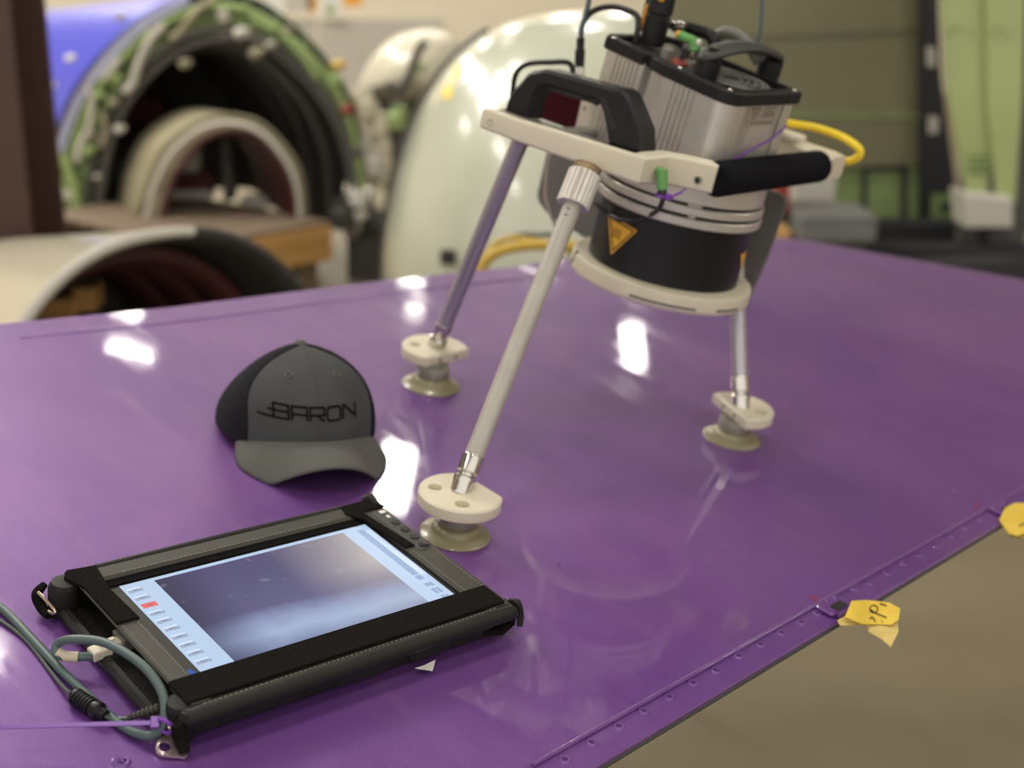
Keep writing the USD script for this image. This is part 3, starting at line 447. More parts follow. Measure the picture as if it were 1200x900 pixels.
def crown_patch(p0, p1, n, off=0.0, t0=0.0, t1=0.995, m=26):
    e = lambda p, z: p(z) if callable(p) else p
    zb = lambda p: -0.0106 * min(1, max(0, (abs((p + math.pi) % (2 * math.pi) - math.pi) - 1.3) / 1.0))
    g = [[crown(p, zcurve(t) + zb(p) * (1 - t) ** 2, off) for p in np.linspace(e(p0, zcurve(t)), e(p1, zcurve(t)), n)] for t in np.linspace(t0, t1, m)]
    g = np.array(g); v = g.reshape(-1, 3); i, j = np.meshgrid(np.arange(m - 1), np.arange(n - 1), indexing='ij'); a = i * n + j
    return trimesh.Trimesh(v, np.vstack([np.stack([a, a + 1, a + n + 1], -1).reshape(-1, 3), np.stack([a, a + n + 1, a + n], -1).reshape(-1, 3)]), process=False)
def shell(p0, p1, n, th=0.0018):
    o, i_ = crown_patch(p0, p1, n), crown_patch(p0, p1, n, -th); i_.invert(); return cat([o, i_])
cap = thing('baseball_cap', 'charcoal baseball cap with black mesh sides and dark front lettering, on the purple panel', 'cap', KM, (0, 0, 0))
PBm = lambda z: -PB(z)
part(cap, 'front_panel', shell(PBm, 0, 26), 'twill', smooth=60); part(cap, 'front_panel', shell(0, PB, 26), 'twill', smooth=60)
part(cap, 'mesh_side', shell(PB, 2.1, 22), 'mesh', smooth=60); part(cap, 'mesh_side', shell(-2.1, PBm, 22), 'mesh', smooth=60); part(cap, 'mesh_back', shell(2.1, 2 * math.pi - 2.1, 30), 'mesh', smooth=60)
part(cap, 'seam', cat([tube([crown(q * PB(zcurve(t)), zcurve(t), 0.0003) for t in np.linspace(0.02, 0.97, 24)], 0.0011, 6, 2) for q in (-1, 1)]), 'mesh'); part(cap, 'center_seam', tube([crown(0, zcurve(t), -0.0007) for t in np.linspace(0.02, 0.985, 24)], 0.0012, 6, 2), 'twill')
part(cap, 'top_button', lathe([(0, 0.004), (0.004, 0.0035), (0.0068, 0.001), (0.007, -0.002), (0, -0.002)], F4([1, 0, 0], [0, 1, 0], [0, 0, 1], [0, -0.010, HC - 0.001]), 20), 'twillb')
for ph in (-0.50, 0.50):
    c = crown(ph, 0.0735, 0.0004); e = 1e-3; nx = nrm(np.cross(crown(ph + e, 0.0735) - crown(ph - e, 0.0735), crown(ph, 0.0745) - crown(ph, 0.0725))); nx = nx if nx @ c > 0 else -nx; X = nrm(np.cross([0, 0, 1.0], nx))
    part(cap, 'eyelet', tf(trimesh.creation.torus(0.0031, 0.0013, major_sections=18, minor_sections=8), F4(X, np.cross(nx, X), nx, c)), 'twillb')
# brim
nb, mb = 41, 12
def brim(s, t, dz=0.0):
    ph = s * 1.10; base = crown(ph, 0.0, -0.001); z0 = 0.019 - 0.019 * s * s
    x = 0.086 * math.sin(s * 1.42) / math.sin(1.42); w = abs(s) ** 9; tip = np.array([x, 0.155 - 11.0 * x * x, 0.0]) * (1 - w) + base * w; z1 = max(0.0022, 0.034 * (1 - (x / 0.056) ** 2)) - 0.0108; z1 = z1 * (1 - w) + (-0.004) * w
    k = base * (1 - t) + tip * t; zb = z0 * (1 - t) + z1 * t + 0.004 * math.sin(math.pi * t) * (1 - s * s); return np.array([k[0], k[1], zb + dz])
S = np.linspace(-1, 1, nb); T_ = np.linspace(0, 1, mb)
rings = []
for s in S: rings.append([brim(s, t, 0.0016) for t in T_] + [brim(s, 1.012, 0.0) if abs(s) < 1 else brim(s, 1, 0.0)] + [brim(s, t, -0.0016) for t in T_[::-1]])
part(cap, 'brim', loft(rings), 'twillb', smooth=50)
part(cap, 'sweatband', cat([tube([crown(p, 0.004, -0.003) for p in np.linspace(-math.pi, math.pi, 60)], 0.0022, 6, 2)]), 'mesh')
# lettering: strokes in (across, height) carried onto the front of the crown; seen from the front +x is on the left
def onfront(x, z): ph = 0.0; q = rad(z); ph = math.asin(max(-1, min(1, x / (RX * q)))); return crown(ph, z, 0.0016)
def letters():
    w, h, g = 0.0143, 0.0118, 0.0031; L = []; x = 0.0
    B = [[(-0.004, h * .52), (w, h * .52)], [(0.001, h), (w, h), (w, 0), (-0.013, 0)], [(0.001, h), (0.001, h * .58)], [(0.001, h * .44), (0.001, 0)]]
    A = [[(0, 0), (0, h), (w, h), (w, 0)], [(0, h * .45), (w, h * .45)]]
    Rr = [[(0, 0), (0, h), (w, h), (w, h * .45), (0, h * .45)], [(w * .45, h * .45), (w, 0)]]
    O = [[(0.002, 0), (0, 0.002), (0, h - .002), (0.002, h), (w - .002, h), (w, h - .002), (w, .002), (w - .002, 0), (0.001, 0)]]
    N = [[(0, 0), (0, h), (0.0015, h), (w, 0), (w, h)]]
    for gl in (B, A, Rr, O, N): L += [[(a + x, b) for a, b in l] for l in gl]; x += w + g
    return L, x - g
LL, LW = letters(); X0, Z0 = LW / 2 + 0.002, 0.040
lg = [flat(g, lambda a, b: onfront(X0 - a, Z0 + b + 0.07 * (a - LW / 2) * 0.0), 0.003) for g in strokes(LL, 0.0019)]
part(cap, 'logo_lettering', cat(lg), 'logo', smooth=60, label='black embroidered lettering across the front')

# ------------------------------------------------------------------ inspection rig: plate frame = x away-right along the grip, y left along the rails, z up
def PLm(m): return tf(m, PLATE)
def pl(p): return REL @ np.asarray(p, float) + PLATE[:3, 3]
rig = thing('inspection_rig', 'thermal inspection camera head on a three-legged frame with suction feet', 'inspection rig', PM, (0.54, 0.05, 0.0))
def rp(parent, name, mesh, m, **k): return part(parent, name, PLm(cat(mesh) if isinstance(mesh, list) else mesh), m, **k)
DC = np.array([0.085, 0.046])                       # the drum's axis
# near rail: stations along its outer face (top and bottom pixels), thickness away from the viewer
NSt = [((564, 138), 0.0215), ((600, 151.5), 0.0222), ((700, 184), 0.0255), ((742, 198), 0.0270), ((752, 200.5), 0.0278), ((766, 200), 0.0295), ((781, 199), 0.0310), ((800, 202.5), 0.0315), ((832, 209.5), 0.0315), ((837, 211), 0.0295)]
ctr = [qz(*q, 0.0) for q, h in NSt]; rings = []
for i, (c, (q, h)) in enumerate(zip(ctr, NSt)):
    t = nrm((ctr[min(i + 1, len(ctr) - 1)] - ctr[max(i - 1, 0)]) * [1, 1, 0]); nrm_ = np.array([-t[1], t[0], 0.0]); nrm_ = nrm_ if nrm_[0] > 0 else -nrm_
    th = 0.019 if i > 3 else 0.013; b = 0.0025; h = h / 2
    rings.append([c + nrm_ * a + np.array([0, 0, z]) for a, z in ((0, -h + b), (0, h - b), (b, h), (th - b, h), (th, h - b), (th, -h + b), (th - b, -h), (b, -h))])
rail = rp(rig, 'frame_rail', loft(rings), 'nylon', smooth=40, label='cream nylon rail on the near side')
def screw(parent, px, xface, r=0.0042):
    c = qx(*px, xface); A = F4([0, 1, 0], [0, 0, 1], [1, 0, 0], c - np.array([0.0008, 0, 0])); s = rp(parent, 'socket_screw', tf(cat([lathe([(r * .55, 0.0016), (r * .55, 0), (r * .9, 0), (r, 0.0008), (r, 0.004)], sec=20)]), A), 'steel')
    rp(s, 'hex_socket', tf(slab(circ((0, 0), r * .58, 6), 0.0008, 0.002), A), 'ink')
screw(rail, (575, 144), ctr[0][0] + 0.0004); screw(rail, (817.5, 211), ctr[7][0] + 0.008)
GL, GR = qz(838, 210.5, 0.0), qz(967, 193.5, 0.0); GL[1] = GR[1] = (GL[1] + GR[1]) / 2
# far rail: from the grip's far end back along the plate
K = GR + np.array([0.010, 0.000, 0]); fr = [K + d for d in ((-0.006, -0.012, 0), (-0.008, 0.0, 0), (0.0, 0.05, 0), (0.006, 0.11, 0), (0.004, 0.24, 0))]; rings = []
for i, c in enumerate(fr):
    h, th, b = (0.0135 if i == 0 else 0.0158), 0.044 if i < 2 else 0.028, 0.005; rings.append([c + np.array([a, 0, z]) for a, z in ((-th / 2, -h + b), (-th / 2, h - b), (-th / 2 + b, h), (th / 2 - b, h), (th / 2, h - b), (th / 2, -h + b), (th / 2 - b, -h), (-th / 2 + b, -h))])
rp(rig, 'frame_rail', loft(rings), 'nylon', smooth=40, label='cream nylon rail on the far side')
rp(rig, 'rail_spacer', bx((0.02, 0.05, 0.012), fr[2] + np.array([-0.006, 0.012, 0.018]), b=0.003), 'nylon')
# foam grip
gp = rp(rig, 'grip', cyl(GL + [0.001, 0, 0], GR + [-0.020, 0, 0], 0.0185, 0.004, 32), 'foam', label='black foam hand grip')
# plate between the rails
pl_poly = [(-0.115, 0.195), (-0.09, 0.012), (-0.03, 0.012), (-0.02, 0.10), (0.02, 0.20), (-0.02, 0.235)]
rp(rig, 'deck_plate', slab([(ctr[0][0] + .011, ctr[0][1] + .001), (ctr[3][0] + .011, ctr[3][1]), (ctr[3][0] + .055, ctr[3][1] + .004), (ctr[1][0] + .055, ctr[1][1] + 0.0), (ctr[0][0] + 0.075, ctr[0][1] + 0.015)], 0.002, 0.0065, b=0.001), 'acr', label='smoky grey deck plate')
rp(rig, 'cross_bar', bx((0.40, 0.024, 0.012), (0.10, 0.150, -0.010), b=0.003), 'greyp', label='grey bar joining the two rails')
# large carry handle on the near rail
HX = max(c[0] for c in ctr[:5]) + 0.019
ho = [(589.6, 130.7), (593, 119), (598, 108), (610, 95), (617, 86.5), (623, 83), (639, 81), (680, 92.5), (714, 102), (727, 104.5), (734, 110), (739, 120), (747, 140), (752, 153), (752.5, 182), (712, 170), (709, 150), (705, 130), (701.5, 122), (695, 117), (686, 116.5), (676, 112), (667, 109), (655, 106), (640, 101.5), (633, 102.5), (628, 108), (622, 120), (617, 140)]
ho2 = [qx(x, y, HX)[1:] for x, y in ho]
AX = F4([0, 1, 0], [0, 0, 1], [1, 0, 0], [HX, 0, 0])          # (y, z, x): outline in the rail's plane, thickness away
hd = rp(rig, 'carry_handle', slab(ho2, 0.0, 0.030, b=0.0035, A=AX), 'black', smooth=40, label='large black moulded carry handle')
gv = [qx(x, y, HX + 0.03)[1:] for x, y in ((612, 108), (622, 98), (637, 94), (676, 105), (706, 113))]
rp(hd, 'finger_grip', tube([qx(x, y, HX + 0.016) for x, y in ((629, 101), (640, 97.5), (655, 102.5), (668, 106), (682, 110.5), (694, 113), (702, 119))], [0.0055, 0.0068, 0.0060, 0.0072, 0.0060, 0.0072, 0.0055], 12), 'dark')
rp(hd, 'recess', tf(slab([qx(x, y, HX + 0.03)[1:] for x, y in ((721, 113), (727, 112), (743, 150), (734, 152))], -0.0306, -0.0300), F4([0, 1, 0], [0, 0, 1], [1, 0, 0], [HX + 0.0302, 0, 0])), 'ink')
# thin black loop handle behind it, and the socket with its cable boot
LXx = 0.035
rp(rig, 'wire_handle', tube([qx(x, y, LXx) for x, y in ((600, 128), (601, 104), (605, 86), (615, 76.5), (628, 73.5), (645, 73), (660, 72.5), (668, 75), (671, 82), (671, 100))], 0.0030, 10), 'blacks', label='thin black wire handle')
s0 = qx(678, 92, 0.06); s1 = qx(679, 78, 0.06); soc = rp(rig, 'cable_socket', rod(s0, s1, [(0, 0), (0.0062, 0), (0.0068, 0.003), (0.0062, 0.006), (0.0062, np.linalg.norm(s1 - s0)), (0, np.linalg.norm(s1 - s0))]), 'steel')
# maroon finned block and the pale block by it
mo = 0.05; my0, my1 = qx(637, 122, mo), qx(677, 128, mo); mz0, mz1 = qx(657, 148, mo)[2], qx(657, 106, mo)[2]
fin = [bx((0.03, 0.0016, mz1 - mz0), (mo + 0.015, y, (mz0 + mz1) / 2), b=0.0004) for y in np.linspace(my0[1], my1[1], 12)] + [bx((0.026, my0[1] - my1[1], mz1 - mz0 - 0.003), (mo + 0.017, (my0[1] + my1[1]) / 2, (mz0 + mz1) / 2), b=0.001)]
rp(rig, 'heat_sink', cat(fin), 'maroon', smooth=False, label='maroon finned metal block')
w0 = qx(691, 130, mo); wb = rp(rig, 'clamp_block', bx((0.03, 0.022, 0.048), w0 + [0.012, 0.002, -0.002], b=0.002), 'nylon', label='cream block with one screw'); screw(wb, (685, 127), mo - 0.003, 0.0028)

# drum, silver neck, lower ring, warning signs
def ring(z0, z1, r, b=0.001): return lathe([(0, z0), (r - b, z0), (r, z0 + b), (r, z1 - b), (r - b, z1), (0, z1)], F4([1, 0, 0], [0, 1, 0], [0, 0, 1], [DC[0], DC[1], 0]), 72)
ZD = -0.142
nk = rp(rig, 'neck', ring(ZD + 0.094, ZD + 0.100, 0.088), 'blacks', label='dark gap under the camera box')
rp(nk, 'neck_ring', ring(ZD + 0.078, ZD + 0.0875, 0.0935), 'alu', label='silver neck ring'); rp(nk, 'neck_ring', ring(ZD + 0.091, ZD + 0.100, 0.0930), 'alu', label='silver neck ring'); rp(nk, 'neck_ring', ring(ZD + 0.103, ZD + 0.130, 0.0905), 'alu', label='silver neck ring')
rp(nk, 'neck_core', ring(ZD + 0.08, ZD + 0.13, 0.0875), 'blacks')
drum = rp(rig, 'drum', lathe([(0, ZD + 0.004), (0.084, ZD + 0.004), (0.0868, ZD + 0.008), (0.086, ZD + 0.03), (0.0855, ZD + 0.078), (0, ZD + 0.079)], F4([1, 0, 0], [0, 1, 0], [0, 0, 1], [DC[0], DC[1], 0]), 80), 'blacks', label='matt black drum')
rr = 0.1045
hood = rp(rig, 'hood_ring', lathe([(0.080, ZD + 0.007), (0.099, ZD + 0.0072), (0.1035, ZD + 0.0055), (rr, ZD + 0.002), (rr, ZD - 0.010), (rr - 0.0025, ZD - 0.0135), (0.080, ZD - 0.0135), (0.080, ZD + 0.007)], F4([1, 0, 0], [0, 1, 0], [0, 0, 1], [DC[0], DC[1], 0]), 96), 'nylon', label='cream nylon ring at the foot of the drum')
def arcslot(p0, p1, r, z0, z1):
    a = np.linspace(p0, p1, 24); P = [[DC[0] + r * math.cos(t), DC[1] + r * math.sin(t), z] for z in (z0, z1) for t in a]; n = len(a); f = []
    for i in range(n - 1): f += [[i, i + 1, n + i + 1], [i, n + i + 1, n + i]]
    m = trimesh.Trimesh(np.array(P), np.array(f), process=False); return m
va = math.atan2(-0.47, -0.88)
for a0, a1 in ((-0.62, 0.10), (0.36, 0.72)): rp(hood, 'slot', arcslot(va + a0 + .35, va + a1 + .35, rr + 0.0003, ZD - 0.0085, ZD - 0.0055), 'greyp', label='thin slot in the ring')
c = qz(674, 305, ZD - 0.004); rp(hood, 'latch', cat([tf(bx((0.008, 0.007, 0.016), (0, 0, 0.004), b=0.001), F4([0.9, 0.3, 0], [-.3, .9, 0.2], [0, -0.2, 0.9], c)), bx((0.008, 0.012, 0.006), c + np.array([0, -0.005, -0.004]), b=0.001)]), 'blacks')
rp(hood, 'latch_pin', cyl(c + [-0.005, -0.009, -0.004], c + [0.004, -0.009, -0.004], 0.0028), 'steel')
def ondrum(x, y, r=0.0868):
    Mi = np.linalg.inv(WP); o = Mi[:3, :3] @ CAMPOS + Mi[:3, 3] - [DC[0], DC[1], 0]; d = Mi[:3, :3] @ wray((x, y)); a = d[0] ** 2 + d[1] ** 2; b = o[0] * d[0] + o[1] * d[1]; cc_ = o[0] ** 2 + o[1] ** 2 - r * r
    q = b * b - a * cc_; t = (-b - math.sqrt(max(q, 0))) / a; p = o + d * t; return p + [DC[0], DC[1], 0]
def tri(P, s): P = np.array(P, float); g = P.mean(0); return [tuple(g + (p - g) * s) for p in P]
T3 = [(712.5, 250), (747, 270.5), (716, 298.5)]
sg = rp(drum, 'warning_sign', flat(T3, lambda x, y: ondrum(x, y, 0.0868), 6), 'amber', smooth=60, label='yellow triangular heat warning sign')
rp(sg, 'sign_border', flat(Polygon(tri(T3, 0.86), [tri(T3, 0.74)]), lambda x, y: ondrum(x, y, 0.0871), 6), 'ink', smooth=60)
wv = [[(719 + 3.4 * k + 1.0 * math.sin(t * 6.0) + 0.4 * (t * 10 - 5) * 0.2, 266.5 + 1.6 * k + t * 11) for t in np.linspace(0, 1, 10)] for k in range(3)]
rp(sg, 'heat_symbol', cat([flat(g, lambda x, y: ondrum(x, y, 0.0871)) for g in strokes(wv, 1.2)]), 'ink', smooth=60, label='three wavy heat lines')
T4 = [(864.5, 284), (872.5, 281), (871.5, 306), (867.5, 308), (865.5, 300)]
def on4(x, y): a = math.atan2(-1, -0.9) + 1.02 + (x - 868) * 0.035; return np.array([DC[0] + 0.0868 * math.cos(a), DC[1] + 0.0868 * math.sin(a), ZD + 0.052 - (y - 282) * 0.0011])
s2_ = rp(drum, 'warning_sign', flat([(862, 284), (876, 284), (869, 308)], on4, 5), 'amber', smooth=60, label='second warning triangle at the right border of the drum')
# sheet shield behind the drum
SX = 0.205
so = [qx(x, y, SX)[1:] for x, y in ((641, 176), (629, 228), (631, 237), (640, 249), (652, 259), (676, 273), (700, 290), (760, 330), (820, 356), (866, 376), (872, 368), (880, 345), (900, 300), (920, 243), (921, 234), (914, 226), (900, 222), (800, 196))]
rp(rig, 'shield', slab(so, 0, 0.004, b=0.0008, A=F4([0, 1, 0], [0, 0, 1], [1, 0, 0], [SX, 0, 0])), 'greyp', label='grey sheet shield hanging behind the drum')

# camera box in its own frame (x away-right, y left-away, z up), bottom on the neck
cn = qz(858, 121, 0.0); BX_C = None
WB = np.eye(4); WB[:3, :3] = RB
# find the near right top corner so that the box centre is on the drum's axis
LBX, LBY, HBX = 0.128, 0.186, 0.138
Mi = np.linalg.inv(WP); o_ = Mi[:3, :3] @ CAMPOS + Mi[:3, 3]; d_ = Mi[:3, :3] @ wray((857, 121))
off = RB @ np.array([LBX / 2, LBY / 2, 0]); best = min(np.linspace(1.30, 1.75, 200), key=lambda s: abs(((o_ + d_ * s + off)[:2] - DC) @ nrm(d_[:2])))
TOPC = o_ + d_ * best; WB[:3, 3] = TOPC; BP = PLATE @ WB                          # box frame: origin = near right top corner (under the rim)
def bp(parent, name, mesh, m, **k): return part(parent, name, tf(cat(mesh) if isinstance(mesh, list) else mesh, BP), m, **k)
WBW = WP @ WB
def qb(x, y, axis, v): return pick(WBW, (x, y), axis, v)
def grooves(p, q, ks, dep=0.0020, w=0.0016):
    """Points from p to q with square grooves at fractions ks (inwards = left of travel)."""
    p, q = np.array(p, float), np.array(q, float); d = nrm(q - p); n = np.array([-d[1], d[0]]); L = np.linalg.norm(q - p); out = [p]
    for k in ks: c = p + d * k * L; out += [c - d * w / 2, c - d * w / 2 + n * dep, c + d * w / 2 + n * dep, c + d * w / 2]
    return out + [q]
R0 = 0.020
ol = []
ol += grooves((R0, 0.0), (LBX - 0.006, 0.0), [0.12, 0.155, 0.19, 0.225, 0.26, 0.74])
ol += [(LBX, 0.006), (LBX, LBY - 0.012), (LBX - 0.012, LBY)]
ol += [(0.022, LBY), (0.010, LBY - 0.008)]
ol += grooves((0.0075, LBY - 0.014), (0.0075, 0.122), [0.24, 0.36, 0.48, 0.60, 0.72, 0.84])
ol += [(0.020, 0.121), (0.020, 0.113), (0.009, 0.112), (0.008, 0.092), (0.0, 0.090)]
ol += grooves((0.0, 0.088), (0.0, R0), [0.22, 0.32, 0.42, 0.52, 0.62])
ol += [tuple(p) for p in circ((R0, R0), R0, 8, math.pi, 1.5 * math.pi)][1:-1]
box_ = bp(rig, 'camera_box', slab(ol, -HBX, 0.0), 'alu', smooth=False, label='silver ribbed aluminium camera box')
ro = [(R0 * .9, -0.0025), (LBX - 0.026, -0.0025), (LBX - 0.0255, -0.0012), (LBX - 0.0245, -0.0012), (LBX - 0.024, -0.0025), (LBX + 0.001, -0.0025), (LBX + 0.002, 0.002), (LBX + 0.002, LBY - 0.012), (LBX - 0.012, LBY + 0.002), (0.018, LBY + 0.002), (0.005, LBY - 0.006), (0.004, 0.124), (0.010, 0.121), (0.010, 0.114), (0.003, 0.112), (-0.0025, 0.090), (-0.0025, R0)] + [tuple(p) for p in circ((R0 * .95, R0 * .95), R0 * .95 + .0025, 8, math.pi, 1.5 * math.pi)][1:-1]
rim_in = [(0.010, 0.012), (0.016, 0.009), (LBX - 0.012, 0.009), (LBX - 0.008, 0.014), (LBX - 0.008, LBY - 0.016), (LBX - 0.016, LBY - 0.009), (0.022, LBY - 0.009), (0.014, LBY - 0.018), (0.014, 0.115), (0.010, 0.108)]
rim_ = bp(rig, 'top_rim', slab(ro, -0.004, 0.0105, b=0.002, holes=[rim_in]), 'black', smooth=30, label='black plastic rim around the top of the box')
fl = bp(rim_, 'top_floor', slab(np.array(rim_in), 0.0, 0.0035), 'dark')
# fan grille, boards and little parts on top
fc = (0.066, 0.050)
gr_ = [tf(trimesh.creation.torus(r, 0.0009, major_sections=40, minor_sections=6), F4([1, 0, 0], [0, 1, 0], [0, 0, 1], [fc[0], fc[1], 0.0085])) for r in (0.012, 0.020, 0.028, 0.036, 0.041)] + [tube([(fc[0] + 0.008 * math.cos(a), fc[1] + 0.008 * math.sin(a), 0.008), (fc[0] + 0.042 * math.cos(a), fc[1] + 0.042 * math.sin(a), 0.008)], 0.0009, 6, sm=False) for a in np.arange(6) * math.pi / 3]
bp(rim_, 'fan_grille', cat(gr_), 'greyp', label='round wire fan grille'); bp(rim_, 'fan_hub', lathe([(0, 0.007), (0.012, 0.0065), (0.0125, 0.003), (0, 0.003)], F4([1, 0, 0], [0, 1, 0], [0, 0, 1], [*fc, 0]), 24), 'blacks')
for k in range(7):
    a = k * 2 * math.pi / 7; bl = tf(bx((0.026, 0.010, 0.001), (0.026, 0, 0.005), b=0.0003), trimesh.transformations.rotation_matrix(a, [0, 0, 1]) @ trimesh.transformations.rotation_matrix(0.35, [1, 0, 0])); bp(rim_, 'fan_blade', mv(bl, (fc[0], fc[1], 0)), 'blacks')
for sx_, sy_ in ((0.006, 0.010), (LBX - 0.006, 0.004), (0.006, LBY - 0.016), (0.0045, 0.075)): bp(rim_, 'rim_screw', lathe([(0, 0.0122), (0.0022, 0.0118), (0.0028, 0.0105), (0, 0.0103)], F4([1, 0, 0], [0, 1, 0], [0, 0, 1], [sx_, sy_, 0]), 14), 'steel')
bp(rim_, 'connector_board', bx((0.05, 0.022, 0.003), (0.05, 0.108, 0.0055), b=0.001), 'red'); 
for k in range(5): bp(rim_, 'terminal_block', bx((0.012, 0.010, 0.014), (0.028 + 0.018 * k, 0.112 + 0.012 * (k % 2), 0.012), b=0.001), ('acr', 'cupc', 'dark', 'acr', 'white')[k])
# arched top handle
hp0, hp1 = qb(826, 88, 2, 0.010), qb(899, 88, 2, 0.010)
hz = 0.021
HP_ = lambda h: rod(h - [0, 0, 0.004], h + [0, 0, hz], [(0, 0), (0.0125, 0), (0.0135, 0.002), (0.0135, hz), (0, hz + 0.003)])
th_ = bp(rig, 'top_handle', HP_(hp0), 'black', label='black arched handle on top of the box'); bp(th_, 'handle_post', HP_(hp1), 'black')
_x = ([rod(hp0 - [0, 0, 0.004], hp0 + [0, 0, hz], [(0, 0), (0.0125, 0), (0.0135, 0.002), (0.0135, hz), (0, hz + 0.003)]), rod(hp1 - [0, 0, 0.004], hp1 + [0, 0, hz], [(0, 0), (0.0125, 0), (0.0135, 0.002), (0.0135, hz), (0, hz + 0.003)])])
hdir = nrm(hp1 - hp0); hs = np.array([-hdir[1], hdir[0], 0]); rings = []; hl = np.linalg.norm(hp1 - hp0)
for t in np.linspace(-0.13, 1.13, 24):
    c = hp0 + hdir * hl * t + np.array([0, 0, hz - 0.0035 + 0.014 * max(0, 1 - ((t - 0.5) / 0.65) ** 2)]); w = 0.0138 * math.sqrt(max(0.02, 1 - (abs(t - 0.5) / 0.64) ** 6)); h = 0.0055
    rings.append([c + hs * w * math.cos(a) * (1.0) + np.array([0, 0, h * math.sin(a)]) for a in np.arange(14) * 2 * math.pi / 14])
bp(th_, 'grip_bar', loft(rings), 'dark', smooth=60); bp(th_, 'inlay', slab(circ((hp0[0], hp0[1]), 0.0085, 24, ry=0.006), hz + 0.0185, hz + 0.0192), 'leatherg')
# big black plug, green elbow, hoses on top
cp0 = qb(763, 52, 2, 0.008); pz = [(0, 0), (0.0105, 0), (0.0118, 0.004), (0.0122, 0.030), (0.0112, 0.031), (0.0112, 0.033), (0.0125, 0.035), (0.0122, 0.052), (0.0095, 0.062), (0.009, 0.09), (0, 0.09)]
tip = cp0 + np.array([0.0, 0.004, 0.09]); big = bp(rig, 'power_plug', rod(cp0, tip, [(0, 0), (0.0125, 0), (0.0138, 0.003), (0.0142, 0.031), (0.0130, 0.032), (0.0130, 0.034), (0.0146, 0.036), (0.0142, 0.052), (0.0115, 0.062), (0.011, 0.09), (0, 0.09)]), 'black', label='large black power plug')
bp(big, 'release_tab', tf(bx((0.004, 0.009, 0.026), (0, 0, 0), b=0.0018), F4([1, 0, 0], [0, 1, 0], [0, 0, 1], cp0 + np.array([-0.0125, -0.004, 0.062]))), 'orange', label='amber release tab')
bp(big, 'side_latch', tube([cp0 + [0.0, 0.017, 0.012], cp0 + [0.0, 0.019, 0.038], cp0 + [0.0, 0.017, 0.052], cp0 + [0.002, 0.010, 0.060]], 0.004, 8), 'blacks'); bp(big, 'side_pad', bx((0.006, 0.004, 0.03), cp0 + [-0.006, 0.0145, 0.025], b=0.001), 'orange'); bp(big, 'seal_washer', bx((0.01, 0.008, 0.012), cp0 + [0.004, 0.018, 0.018], b=0.002), 'white')
e0, e1, e2 = qb(797, 41, 0, 0.055), qb(813, 48, 0, 0.055), qb(814, 60, 0, 0.055)
el = bp(rig, 'hose_elbow', cat([cyl(e0, e1, 0.0050), cyl(e1 + [0, 0, 0.003], e2, 0.0058)]), 'green', label='green push-fit elbow on top of the box'); bp(el, 'collar', cyl(e2, e2 - np.array([0, 0, 0.012]), 0.0048), 'steel'); bp(el, 'valve_body', bx((0.012, 0.012, 0.016), e2 - [0, 0, 0.018], b=0.001), 'cupc'); bp(el, 'end_cap', cyl(e1 + [0.0, -0.005, 0.0005], e1 + [0, -0.009, 0.0005], 0.0035), 'white'); bp(el, 'release_collar', cyl(e0 + [0, 0.004, 0], e0, 0.0042), 'orange')
bp(rig, 'top_hose', tube([qb(x, y, 0, 0.085) for x, y in ((790, 30), (803, 32), (818, 36), (830, 40), (836, 48), (836, 60))], 0.0068, 12), 'blacks', label='black corrugated hose end')
bp(rig, 'top_conduit', tube([qb(x, y, 0, 0.11) for x, y in ((836, 45), (850, 38), (866, 42), (880, 56), (890, 72))], 0.007, 12), 'greyp', label='dull grey conduit behind the handle')
bp(rig, 'top_fitting', cyl(qb(786, 30, 0, 0.07), qb(803, 31, 0, 0.07), 0.0045), 'steel')
# maker's plate with unreadable print
lab = [qb(x, y, 1, -0.0004) for x, y in ((880, 122), (915, 121), (908, 146.5), (873.5, 148))]; LA = F4(nrm(lab[1] - lab[0]), nrm(lab[0] - lab[3]), [0, -1, 0], lab[3]); lw, lh = np.linalg.norm(lab[1] - lab[0]), np.linalg.norm(lab[0] - lab[3])
pt_ = bp(box_, 'rating_plate', tf(slab([(0, 0), (lw, 0), (lw, lh), (0, lh)], 0, 0.0004), LA), 'paper', label='small silver rating plate')
tx = [[(0.06, .83), (.36, .83)], [(.06, .74), (.36, .74)], [(.1, .62), (.34, .62)], [(.08, .5), (.3, .5)], [(.12, .34), (.26, .34)], [(.5, .82), (.88, .82)], [(.46, .66), (.80, .66)], [(.46, .54), (.86, .54)], [(.44, .44), (.86, .44)], [(.08, .15), (.85, .15)]]
bp(pt_, 'print', cat([tf(flat(g, lambda x, y: np.array([x, y, 0.0006])), LA) for g in strokes([[(a * lw, b * lh) for a, b in l] for l in tx], 0.0009)]), 'ink', label='tiny unreadable print')
bp(box_, 'seam', bx((0.0010, 0.0012, HBX * 0.98), (LBX - 0.026, -0.0001, -HBX / 2), b=0.0001), 'ink')

